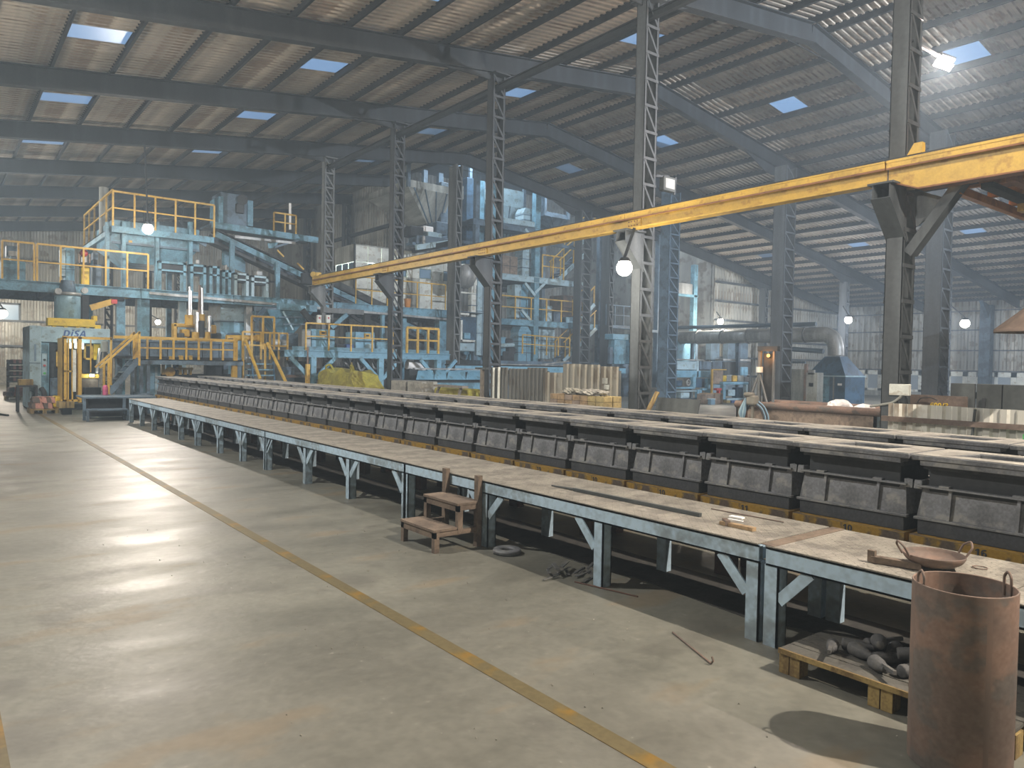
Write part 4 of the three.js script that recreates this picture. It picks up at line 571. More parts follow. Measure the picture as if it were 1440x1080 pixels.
{ // concrete blocks, yellow bag, boxes near the fourth column
  const b1 = xr(549, 535, 570, 552, 11.4), b2 = xr(572, 536, 592, 553, 11.4);
  for (const [b, l] of [[b1, 'grey concrete block at the column foot, left of two'], [b2, 'grey concrete block at the column foot, right of two']]) one('concrete_block', l, 'block', M.concrete, 'concrete blocks by the dark column', rb(11.4, 12.0, 0, b[3], b[4] + 0.02, b[5] - 0.02, 0.03));
  const bag = thing('bulk_bag', 'large yellow woven bulk bag slumped behind the mould line', 'bag', [11.2, 0, -23.4]);
  { const g = new THREE.BoxGeometry(1.0, 1.36, 2.75, 10, 12, 14), p = g.attributes.position; for (let i = 0; i < p.count; i++) { let x = p.getX(i), y = p.getY(i), z = p.getZ(i); const k = (y + 0.68) / 1.36; const bul = 1 + 0.14 * Math.sin(k * 3.1) - 0.1 * k; x *= bul; z *= bul; x += 0.04 * Math.sin(y * 9 + z * 5); y += 0.05 * Math.sin(z * 4.2) * k + (k > 0.95 ? 0.06 * Math.cos(z * 6 + x * 4) : 0); p.setXYZ(i, x, y, z + 0.03 * Math.sin(y * 11)); } g.computeVertexNormals(); P(bag, 'body', M.bag, g.translate(11.2, 0.68, -23.35)); }
  for (const [z, s] of [[-24.4, 1], [-22.3, -1]]) P(bag, 'lifting_loop', M.bag, pipe([V(10.9, 1.25, z), V(10.8, 1.5, z + 0.1), V(10.9, 1.55, z + 0.25 * s), V(11.0, 1.25, z + 0.45 * s)], 0.04, 6));
  const b3 = xr(595, 540, 648, 556, 11.7); const yb = one('flat_yellow_bag', 'flat empty yellow bag under the pale frame beside the blocks', 'bag', M.bag, null, rb(11.7, 12.2, 0.5, 0.98, -18.7, -16.9, 0.08), rb(11.75, 12.15, 0, 0.52, -18.5, -17.1, 0.05));
  const fr = thing('trestle', 'pale timber trestle beside the concrete blocks', 'trestle', [11.4, 0, -17.6]); P(fr, 'top', M.woodGrey, bb(11.3, 11.5, 1.02, 1.08, -18.05, -16.6)); P(fr, 'leg', M.woodGrey, bar(V(11.4, 1.02, -17.9), V(11.4, 0, -18.6), 0.06, 0.06)); P(fr, 'leg', M.woodGrey, bar(V(11.4, 1.02, -16.8), V(11.4, 0, -17.3), 0.06, 0.06));
  const wb = thing('timber_crate', 'low weathered timber crate behind the yellow handrail', 'crate', [11.8, 0, -27]); const c = xr(442, 524, 480, 540, 11.8); for (let i = 0; i < 4; i++) P(wb, 'plank', i % 2 ? M.woodBrown : M.woodGrey, bb(11.8, 11.85, 0.2 + i * 0.3, 0.47 + i * 0.3, c[4], c[5])); P(wb, 'top', M.woodBrown, bb(11.8, 11.97, 1.36, 1.4, c[4], c[5])); P(wb, 'corner_post', M.woodBrown, bb(11.86, 11.93, 0, 1.38, c[4], c[4] + 0.1), bb(11.86, 11.93, 0, 1.38, c[5] - 0.1, c[5]));
}

// ================================================================ MOULDING MACHINE AND ITS SURROUNDINGS
{
  const z = -26.9, t = thing('moulding_machine', 'pale blue moulding machine with yellow fittings and blue lettering on its header', 'machine', [3.6, 0, -28]);
  const B = zr(41, 461, 58, 572, z), H = zr(57, 461, 155, 482, z), x0 = B[0], x1 = H[1], yT = H[3], yH = H[2];
  P(t, 'header', M.bluePale, rb(zr(57, 461, 155, 482, z)[0], x1, yH, yT, z - 2.2, z, 0.02));
  P(t, 'side_cabinet', M.bluePale, rb(x0, H[0] + 0.02, 0.05, yT + 0.02, z - 2.1, z + 0.05, 0.02)); P(t, 'plinth', M.dark, bb(x0 + 0.02, x1, 0, 0.06, z - 2.1, z));
  P(t, 'side_window', M.glassBlue, zb(48, 484, 51, 508, z + 0.06, 0.03)); P(t, 'door_seam', M.slateBlue, zb(41, 510, 57, 511, z + 0.06, 0.02)); P(t, 'door_seam', M.slateBlue, bar(atZ(42, 549, z + 0.06), atZ(56, 555, z + 0.06), 0.02, 0.02));
  P(t, 'control_column', M.blue, rb(...zr(57, 482, 69, 560, z + 0.04, 0.5), 0.015)); P(t, 'control_panel', M.bluePale, zb(59, 497, 66, 528, z + 0.06, 0.03));
  for (const [py, m] of [[506, M.mid], [514, M.red], [525, M.green]]) { const c = atZ(62.5, py, z + 0.07); P(t, 'push_button', m, tube(c, c.clone().add(V(0, 0, 0.04)), 0.035, 10)); }
  P(t, 'dark_column', M.dark, zb(69, 482, 76, 556, z - 0.1, 0.3)); P(t, 'lower_panel', M.slateBlue, rb(...zr(70, 532, 90, 556, z, 0.5), 0.02)); P(t, 'cable_bend', M.rubber, pipe([atZ(58, 545, z + 0.15), atZ(62, 552, z + 0.2), atZ(62, 566, z + 0.2)], 0.07));
  for (const s of [zr(79, 492, 90, 518, z - 0.1, 0.06), zr(118, 484, 131, 506, z - 0.4, 0.1)]) { P(t, 'guard_frame', M.yellow, bb(s[0], s[0] + 0.06, s[2], s[3], s[4], s[5]), bb(s[1] - 0.06, s[1], s[2], s[3], s[4], s[5]), bb(s[0], s[1], s[3] - 0.06, s[3], s[4], s[5]), bb(s[0], s[1], s[2], s[2] + 0.06, s[4], s[5])); P(t, 'screen', M.black, bb(s[0] + 0.05, s[1] - 0.05, s[2] + 0.05, s[3] - 0.05, s[4], s[4] + 0.02)); }
  P(t, 'press_column', M.yellowBright, zb(132, 484, 142, 506, z - 0.3, 0.3)); P(t, 'cylinder_rod', M.chrome, tube(atZ(141, 490, z - 0.1), atZ(137, 525, z - 0.1), 0.07, 12)); P(t, 'press_table', M.yellow, rb(...zr(110, 526, 140, 532, z, 0.9), 0.02)); P(t, 'press_base', M.brown, zb(112, 532, 138, 552, z - 0.05, 0.9)); P(t, 'dark_tray', M.black, zb(119, 545, 142, 555, z + 0.2, 0.5));
  P(t, 'inner_machinery', M.mid, zb(116, 496, 134, 524, z - 1.0, 0.7), zb(76, 484, 90, 530, z - 1.0, 0.6)); P(t, 'back_panel', M.slateBlue, bb(x0 + 0.3, x1, 0.1, yT - 0.1, z - 2.15, z - 2.05));
  for (const a of [[98, 482, 102, 490], [105, 482, 109, 490], [113, 482, 118, 491]]) { P(t, 'work_light', M.glowTube, zb(...a, z + 0.02, 0.04)); const q = atZ((a[0] + a[2]) / 2, (a[1] + a[3]) / 2, z + 0.12), l = new THREE.PointLight(0xf0fff4, 0.3, 0, 2); l.position.copy(q); l.castShadow = true; l.name = 'lamp'; scene.add(l); }
  P(t, 'grey_panel', M.whiteGrey, rb(...zr(143, 480, 153, 495, z + 0.1, 0.3), 0.02)); P(t, 'spot_lamp', M.glowTube, zb(126, 526, 133, 530, z + 0.05, 0.05)); { const q = atZ(129.5, 528, z + 0.15), l = new THREE.PointLight(0xf0fff4, 0.6, 0, 2); l.position.copy(q); l.castShadow = true; l.name = 'lamp'; scene.add(l); }
  const c = atZ(106, 469, z + 0.012); const g = text('DiSA', (atZ(106, 464.5, z).y - atZ(106, 473.5, z).y), 0.01).applyMatrix4(new THREE.Matrix4().set(1.06, 0.22, 0, 0, 0, 1, 0, 0, 0, 0, 1, 0, 0, 0, 0, 1)); P(t, 'lettering', M.navy, g.translate(c.x, c.y, z + 0.002));
  const y = thing('yellow_shuttle', 'bright yellow shuttle beam lying across the machine header', 'beam', [3.6, yT, z]); P(y, 'beam', M.yellowBright, rb(...zr(67, 448, 134, 459, z - 0.2, 0.5), 0.02)); P(y, 'end_block', M.yellowBright, rb(...zr(131, 444, 137, 452, z - 0.2, 0.4), 0.02), rb(...zr(133, 457, 142, 463, z - 0.2, 0.4), 0.02)); for (const px of [74, 90, 107, 121]) P(y, 'foot', M.yellowBright, zb(px, 458, px + 5, 461.5, z - 0.25, 0.3));
  const k = thing('sand_tank', 'shiny blue cylindrical tank standing over the machine', 'tank', [3.9, 3, z - 1]); const K = zr(78, 415, 116, 448, z - 0.9), cx = (K[0] + K[1]) / 2, R = (K[1] - K[0]) / 2;
  P(k, 'shell', mat(0.34, 0.55, 0.66, 'paint', { rough: 0.25 }), lathe([[0.001, K[2]], [R, K[2]], [R, K[3] - 0.05], [R * 0.97, K[3]], [0.001, K[3] + 0.02]], cx, 0, z - 0.9 - R, 36)); P(k, 'top_ring', M.galv, lathe([[R * 0.75, K[3]], [R * 1.04, K[3]], [R * 1.04, K[3] + 0.1], [R * 0.75, K[3] + 0.1], [R * 0.75, K[3]]], cx, 0, z - 0.9 - R, 36)); P(k, 'inlet', M.slateBlue, lathe([[0.001, K[3] + 0.1], [R * 0.7, K[3] + 0.1], [R * 0.5, K[3] + 0.5], [0.001, K[3] + 0.5]], cx, 0, z - 0.9 - R, 24));
  for (const [px, py] of [[81, 410], [118, 409]]) { const q = atZ(px, py, z - 0.8); P(k, 'valve', M.galv, tube(q, q.clone().add(V(0, 0, 0.2)), 0.1, 12)); } P(k, 'dark_chute', M.dark, zb(116, 416, 125, 450, z - 1.5, 1));
  const j = thing('yellow_jib', 'yellow sloping jib arm with a dark motor beside the tank', 'jib', [5, 3, -30]); P(j, 'arm', M.yellow, bar(atZ(127, 433, -28.8), atZ(158, 424, -28.8), 0.12, 0.2)); P(j, 'motor', M.mid, tube(atZ(153, 415, -28.9), atZ(174, 416, -28.9), 0.2, 16)); P(j, 'hoist_block', M.red, zb(157, 421, 165, 427, -28.7, 0.3)); P(j, 'stub_arm', M.yellow, bar(atZ(174, 418, -28.9), atZ(196, 415.5, -28.9), 0.1, 0.12)); P(j, 'hanger', M.slateBlue, zb(160, 404, 168, 416, -28.9, 0.2));
}
{ // yellow guard cage in front
  const z = -24.9, t = thing('guard_cage', 'tall yellow guard cage with a white strip in front of the machine', 'cage', [3.4, 0, z]);
  for (const [a, b, m] of [[88, 94, M.wood], [101, 103, M.yellow], [110, 115, M.wood], [155, 157.5, M.wood]]) P(t, 'upright', m === M.wood ? M.yellow : m, zb(a, 474, b, 566, z, 0.1)); P(t, 'upright', M.yellow, zb(95, 477, 97, 563, z, 0.05)); P(t, 'upright', M.yellow, zb(127, 478, 128.5, 524, z, 0.05));
  P(t, 'header', M.yellow, zb(88, 473.5, 158, 477, z, 0.1)); P(t, 'cross_bar', M.yellow, zb(88, 521, 103, 523, z, 0.06)); P(t, 'side_panel', M.yellow, bb(zr(88, 475, 89, 560, z)[0], zr(88, 475, 89, 560, z)[0] + 0.03, 0.35, zr(88, 475, 89, 560, z)[3], z - 1.1, z)); P(t, 'white_strip', M.white, zb(102.5, 492, 107, 551, z + 0.04, 0.03)); P(t, 'orange_panel', M.yellow, zb(108, 476, 113, 560, z - 0.1, 0.02)); P(t, 'base_beam', M.yellow, zb(86, 562, 112, 565, z, 0.1));
  const p = zr(83, 565, 105, 574, -24.6, 0.6); const c = thing('pedestal_block', 'pale rectangular block on a small dark pedestal beside the yellow cage', 'block', [(p[0] + p[1]) / 2, 0, -24.9]); P(c, 'block', M.wood, rb(...p, 0.01)); P(c, 'pedestal', M.dark, bb(p[0] + 0.1, p[1] - 0.05, 0, p[2], -25.1, -24.75));
}
{ // pallet of pink castings, table, rack
  const pt = (x0, x1, z, label, n, sd) => {
    const t = thing('casting_pallet', label, 'pallet', [x0, 0, z]); P(t, 'pallet_base', M.wood, bb(x0, x1, 0.1, 0.14, z - 0.9, z)); for (const x of [x0, (x0 + x1) / 2 - 0.05, x1 - 0.1]) P(t, 'block', M.wood, bb(x, x + 0.1, 0, 0.1, z - 0.9, z));
    let k = 0; for (let l = 0; l < 2; l++) for (let i = 0; i < n; i++) for (let q = 0; q < 2; q++) { k++; const x = x0 + 0.12 + (x1 - x0 - 0.24) * (i + 0.5 * l) / n + rr(-0.02, 0.02), y = 0.14 + l * 0.17, zz = z - 0.25 - q * 0.4; const g = new THREE.BoxGeometry(0.17, 0.16, 0.3, 2, 2, 2), p = g.attributes.position; for (let v = 0; v < p.count; v++) p.setXYZ(v, p.getX(v) * (1 + 0.3 * Math.sin(v * sd)), p.getY(v) * (1 + 0.15 * Math.cos(v * 1.7)), p.getZ(v)); g.computeVertexNormals(); one('casting', 'rough pink casting, ' + ORD[k - 1] + ' laid on the pallet ' + sd, 'casting', i % 3 ? M.pink : M.rust, 'pink castings on the ' + (sd > 2 ? 'far' : 'near') + ' pallet', clean(g.rotateY(rr(-0.4, 0.4)).translate(x, y + 0.08, zz))).userData.label = (l ? 'upper ' : 'lower ') + 'rough pink casting, ' + ORD[i] + (q ? ' of the back line on the ' : ' of the front line on the ') + (sd > 2 ? 'far pallet' : 'near pallet'); }
  };
  const a = atY(40, 576, 0.1), b = atY(82, 576, 0.1); pt(a.x, b.x, -25.4, 'low pallet heaped with pink castings in front of the machine', 5, 1.3);
  const c = atY(10, 559, 0.1); pt(2.15, 3.0, -33.4, 'second pallet of pink castings behind the small dark table', 3, 2.7);
  const y = zr(74, 557, 88, 570, -25.5, 0.5); one('yellow_lump', 'bright yellow wrapped bundle at the end of the pink castings', 'bundle', M.yellowBright, null, rb(y[0], y[1], 0.14, y[3], y[4], y[5], 0.08));
  const T1 = zr(24, 542, 53, 571, -26.35, 0.45), tb = thing('small_table', 'small dark steel table left of the machine', 'table', [(T1[0] + T1[1]) / 2, 0, -26.6]); P(tb, 'top', M.dark, bb(T1[0], T1[1], T1[3] - 0.05, T1[3], -26.8, -26.35)); for (const x of [T1[0], T1[1] - 0.06]) for (const z of [-26.41, -26.8]) P(tb, 'leg', M.dark, bb(x, x + 0.06, 0, T1[3] - 0.05, z, z + 0.06));
  const bx = zr(26, 533, 47, 541.5, -26.4, 0.35); one('core_box', 'pale wooden box lying on the small dark table', 'box', M.wood, null, rb(bx[0], bx[1], T1[3], T1[3] + (bx[3] - bx[2]), -26.75, -26.4, 0.015));
  const R = zr(11, 506, 40, 546, -38, 0.8), rk = thing('core_rack', 'shelved rack filled with reddish cores by the far wall', 'rack', [(R[0] + R[1]) / 2, 0, -38.4]); for (const x of [R[0], R[1] - 0.06]) for (const z of [-38, -38.74]) P(rk, 'upright', M.mid, bb(x, x + 0.06, 0, R[3], z - 0.06, z)); for (let i = 0; i < 4; i++) { const yy = R[2] + 0.25 + i * (R[3] - R[2] - 0.2) / 4; P(rk, 'shelf', M.mid, bb(R[0], R[1], yy, yy + 0.04, -38.8, -38)); for (let k = 0; k < 5; k++) { const x = R[0] + 0.15 + k * (R[1] - R[0] - 0.3) / 4.4; one('core', 'reddish core, ' + ORD[k] + ' from the left on the ' + ORD[i] + ' shelf of the rack', 'core', k % 2 ? M.pink : M.rust, 'cores on the rack', rb(x - 0.08, x + 0.08, yy + 0.04, yy + 0.22, -38.35, -38.08, 0.04)); } }
  const s = thing('low_steps', 'dark blue two-tread steel steps at the far end of the platform', 'steps', [3.4, 0, -22.8]); const u = zr(117, 556, 170, 589, -22.3); P(s, 'top_landing', M.slateBlue, bb(u[0], 4.9, 0.58, 0.62, -23.6, -22.3)); P(s, 'lower_tread', M.slateBlue, bb(u[0] + 0.05, u[0] + 1.0, 0.27, 0.31, -22.4, -21.95)); for (const x of [u[0], u[0] + 0.95]) { P(s, 'leg', M.slateBlue, bb(x, x + 0.07, 0, 0.58, -22.4, -22.33)); P(s, 'leg', M.slateBlue, bb(x + 0.03, x + 0.09, 0, 0.28, -22.0, -21.95)); } P(s, 'riser_box', M.dark, bb(u[0] + 0.2, 4.8, 0.05, 0.55, -23.5, -22.9));
  one('pink_can', 'small bright pink can by the foot of the yellow stairs', 'can', M.magenta, null, (() => { const q = zr(138, 536, 144, 546, -24.2); return lathe([[0.001, 0.62], [0.07, 0.62], [0.07, 0.84], [0.04, 0.9], [0.001, 0.9]], (q[0] + q[1]) / 2, 0, -23.4, 14); })());
}
// ---------------------------------------------------------------- walkway over the end of the mould line
{
  const z = -24.7, D = zr(188, 506, 342, 513, z), t = thing('line_walkway', 'slate blue steel walkway bridging the end of the mould line', 'walkway', [D[0], 0, z]);
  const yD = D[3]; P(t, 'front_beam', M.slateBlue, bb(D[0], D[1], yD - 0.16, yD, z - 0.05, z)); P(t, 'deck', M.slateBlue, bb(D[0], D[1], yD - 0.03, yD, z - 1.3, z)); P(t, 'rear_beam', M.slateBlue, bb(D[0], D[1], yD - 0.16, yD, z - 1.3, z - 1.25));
  for (const px of [196, 206]) { const a = zr(px, 514, px + 5, 560, z - 0.1, 0.12); P(t, 'post', M.slateBlue, bb(a[0], a[1], 0, yD - 0.16, z - 0.2, z - 0.06)); } P(t, 'post', M.slateBlue, bb(D[1] - 0.2, D[1] - 0.05, 0, yD - 0.16, z - 0.2, z - 0.06)); P(t, 'post', M.yellow, bb(atZ(331, 520, z).x - 0.08, atZ(331, 520, z).x + 0.08, 0, yD, z - 0.2, z - 0.05));
  const rl = railing('yellow railing along the slate blue line walkway', V(D[0], yD, z), V(atZ(330, 510, z).x, yD, z), 9, atZ(250, 476, z).y - yD);
  const big = (px) => { const x = atZ(px, 495, z).x; P(rl, 'fat_post', M.yellow, bb(x - 0.06, x + 0.06, yD, yD + 0.75, z - 0.03, z + 0.06)); }; big(192); big(331);
  // stairs at the left
  const s = thing('stair_flight', 'slate blue stair with yellow handrails climbing to the line walkway', 'stairs', [D[0] - 0.7, 0, z]); const p0 = V(atZ(154, 560, -24.4).x, 0.62, -24.5), p1 = V(D[0] + 0.1, yD, -24.5);
  for (const zz of [-24.45, -25.2]) P(s, 'stringer', M.slateBlue, bar(V(p0.x, p0.y, zz), V(p1.x, p1.y, zz), 0.05, 0.16)); for (let i = 1; i < 5; i++) { const q = p0.clone().lerp(p1, i / 5); P(s, 'tread', M.slateBlue, bb(q.x - 0.12, q.x + 0.12, q.y - 0.01, q.y + 0.02, -25.2, -24.45)); }
  for (const zz of [-24.45, -25.2]) { P(s, 'handrail', M.yellow, bar(V(p0.x - 0.25, p0.y + 0.75, zz), V(p1.x + 0.02, p1.y + 0.82, zz), 0.06, 0.06)); P(s, 'rail_post', M.yellow, bb(p0.x - 0.05, p0.x + 0.01, 0.6, p0.y + 0.95, zz - 0.03, zz + 0.03)); P(s, 'rail_post', M.yellow, bb(p1.x - 0.03, p1.x + 0.03, yD - 0.2, p1.y + 0.82, zz - 0.03, zz + 0.03)); }
  P(s, 'side_plate', M.slateBlue, zb(184, 517, 189, 560, -25.3, 0.1)); P(s, 'landing', M.slateBlue, bb(4.9, D[0] + 0.3, 0.56, 0.62, -25.4, -23.6)); for (const x of [5.1, D[0]]) P(s, 'landing_leg', M.slateBlue, bb(x, x + 0.08, 0, 0.56, -24.4, -24.3));
  // stairs at the right
  const r = thing('stair_flight', 'second stair with two yellow handrails at the right end of the line walkway', 'stairs', [D[1] + 0.4, 0, z + 0.6]); 
  for (const [a, b] of [[[345, 478], [366, 533]], [[376, 482], [402, 537]]]) { P(r, 'handrail', M.yellow, bar(atZ(a[0], a[1], -24.9), atZ(b[0], b[1], -24.0), 0.07, 0.07)); const q = atZ(a[0] - 3, a[1] + 1, -25); P(r, 'rail_post', M.yellow, bb(q.x - 0.03, q.x + 0.03, 0.6, q.y, -25.03, -24.97)); }
  for (let i = 0; i < 4; i++) { const q = zr(348, 511 + i * 8, 386, 514 + i * 8, -25 + i * 0.25, 0.25); P(r, 'tread', M.blue, bb(q[0], q[1], q[3] - 0.04, q[3], q[4], q[5])); } for (const px of [354, 384]) P(r, 'stringer', M.blueDeep, bar(atZ(px, 510, -25.1), atZ(px + 3, 545, -24.1), 0.05, 0.12)); P(r, 'support_leg', M.blueDeep, bb(atZ(350, 530, -25).x, atZ(352, 530, -25).x, 0, 1.4, -25.1, -25.0));
  const c = railing('yellow railings around the landing beyond the second stair', V(atZ(341, 505, -26).x, atZ(341, 505, -26).y, -26), V(atZ(404, 508, -26).x, atZ(341, 505, -26).y, -26), 6, 0.95); 
  const bm = thing('box_girder', 'long slate blue box girder with bolted panels under the yellow press', 'girder', [6, 0, -26.2]); const G = zr(157, 482, 331, 502, -26.1, 0.6); for (let i = 0; i < 7; i++) { const a = G[0] + (G[1] - G[0]) * i / 7, b = G[0] + (G[1] - G[0]) * (i + 1) / 7; P(bm, 'panel', M.slateBlue, rb(a + 0.01, b - 0.01, G[2], G[3], -26.7, -26.1, 0.01)); } P(bm, 'top_flange', M.slateBlue, bb(G[0], G[1], G[3], G[3] + 0.06, -26.75, -26.02)); P(bm, 'bottom_flange', M.dark, bb(G[0], G[1], G[2] - 0.08, G[2], -26.75, -26.02)); for (const x of [G[0] + 0.2, (G[0] + G[1]) / 2, G[1] - 0.3]) P(bm, 'support_leg', M.slateBlue, bb(x, x + 0.16, 0, G[2], -26.6, -26.4)); 
  P(bm, 'top_guard', M.yellow, zb(160, 474.5, 330, 478.5, -26.15, 0.08));
  // yellow transfer press on the girder
  const y = thing('transfer_press', 'yellow hydraulic transfer press with upright chrome rods on the girder', 'press', [8, 2, -26.4]); const zz = -26.3;
  P(y, 'frame', M.yellow, rb(...zr(244, 455, 249, 479, zz, 0.3), 0.02), rb(...zr(244, 455, 276, 460, zz, 0.3), 0.02)); P(y, 'cylinder', M.yellow, tube(atZ(266, 458, zz), atZ(266, 443, zz), 0.14, 14)); P(y, 'rod', M.chrome, tube(atZ(266, 444, zz), atZ(266.5, 403, zz), 0.045, 10), tube(atZ(269, 444, zz), atZ(269, 409, zz), 0.03, 10));
  P(y, 'cylinder', M.yellow, tube(atZ(282, 460, zz), atZ(282, 442, zz), 0.15, 14)); P(y, 'rod', M.rust, tube(atZ(280, 443, zz), atZ(281, 401, zz), 0.04, 10)); P(y, 'rod', M.chrome, tube(atZ(284, 444, zz), atZ(284, 405, zz), 0.05, 10)); P(y, 'cylinder', M.chrome, tube(atZ(277, 470, zz + 0.2), atZ(277, 439, zz + 0.2), 0.08, 12)); P(y, 'cylinder', M.yellow, tube(atZ(275, 477, zz + 0.2), atZ(275, 467, zz + 0.2), 0.12, 12)); P(y, 'cylinder', M.chrome, tube(atZ(294, 470, zz + 0.2), atZ(294, 444, zz + 0.2), 0.07, 12)); P(y, 'cylinder', M.yellow, tube(atZ(291, 477, zz + 0.2), atZ(291, 467, zz + 0.2), 0.12, 12)); P(y, 'accumulator', M.dark, tube(atZ(284, 474, zz + 0.25), atZ(284, 451, zz + 0.25), 0.09, 12));
  P(y, 'motor', M.yellow, rb(...zr(256, 463, 268, 474, zz + 0.1, 0.4), 0.06)); P(y, 'pump_body', M.mid, rb(...zr(252, 468, 260, 478, zz + 0.15, 0.3), 0.05), rb(...zr(266, 466, 274, 478, zz - 0.1, 0.3), 0.04)); P(y, 'gearbox', M.yellow, rb(...zr(295, 457, 305, 470, zz, 0.4), 0.05)); P(y, 'pump_body', M.mid, rb(...zr(296, 468, 312, 478, zz, 0.4), 0.05)); P(y, 'cable_tree', M.blueDeep, hull([atZ(296, 460, zz - 0.2), atZ(302, 458, zz - 0.2), atZ(299, 447, zz - 0.2), atZ(297, 452, zz - 0.5)]));
  const cy = thing('ram_cylinder', 'long yellow horizontal ram cylinder at the right of the press', 'cylinder', [11, 2, -26.3]); P(cy, 'barrel', M.yellow, tube(atZ(318, 475, -26.2), atZ(362, 475.5, -26.2), 0.1, 14)); P(cy, 'end_cap', M.yellow, tube(atZ(360, 475.5, -26.2), atZ(366, 475.6, -26.2), 0.13, 14)); P(cy, 'pump_dome', M.blueDeep, hull([atZ(317, 472, -26.6), atZ(340, 472, -26.6), atZ(335, 467.5, -26.6), atZ(321, 468, -26.6), atZ(328, 472, -26.9)])); P(cy, 'mount', M.yellow, zb(326, 478, 334, 504, -26.2, 0.2)); P(cy, 'cable_end', M.black, zb(321, 476, 331, 480, -26.1, 0.2));
  // things seen under the walkway
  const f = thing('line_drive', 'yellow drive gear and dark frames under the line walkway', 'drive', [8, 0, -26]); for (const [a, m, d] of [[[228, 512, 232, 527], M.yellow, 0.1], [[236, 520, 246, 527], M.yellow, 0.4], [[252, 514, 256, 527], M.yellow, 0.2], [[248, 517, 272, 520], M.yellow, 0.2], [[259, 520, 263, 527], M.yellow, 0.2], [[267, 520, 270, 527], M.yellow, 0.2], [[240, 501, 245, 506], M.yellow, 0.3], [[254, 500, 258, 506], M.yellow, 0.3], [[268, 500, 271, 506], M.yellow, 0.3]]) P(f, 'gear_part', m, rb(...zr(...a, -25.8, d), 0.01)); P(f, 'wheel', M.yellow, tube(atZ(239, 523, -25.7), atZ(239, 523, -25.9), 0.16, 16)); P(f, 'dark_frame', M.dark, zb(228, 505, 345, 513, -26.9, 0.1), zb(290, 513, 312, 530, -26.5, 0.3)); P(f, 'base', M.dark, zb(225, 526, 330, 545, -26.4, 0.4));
  const bx = thing('blue_locker', 'small blue locker under the left of the line walkway', 'cabinet', [6.6, 0, -26]); const q = zr(206, 512, 226, 530, -25.9, 0.5); P(bx, 'body', M.blueBright, rb(q[0], q[1], 0.3, q[3], -26.4, -25.9, 0.02)); P(bx, 'door_edge', M.bluePale, bb(q[0] + 0.25, q[0] + 0.32, 0.4, q[3] - 0.1, -25.92, -25.87)); P(bx, 'foot', M.dark, bb(q[0], q[1], 0, 0.3, -26.3, -26));
}
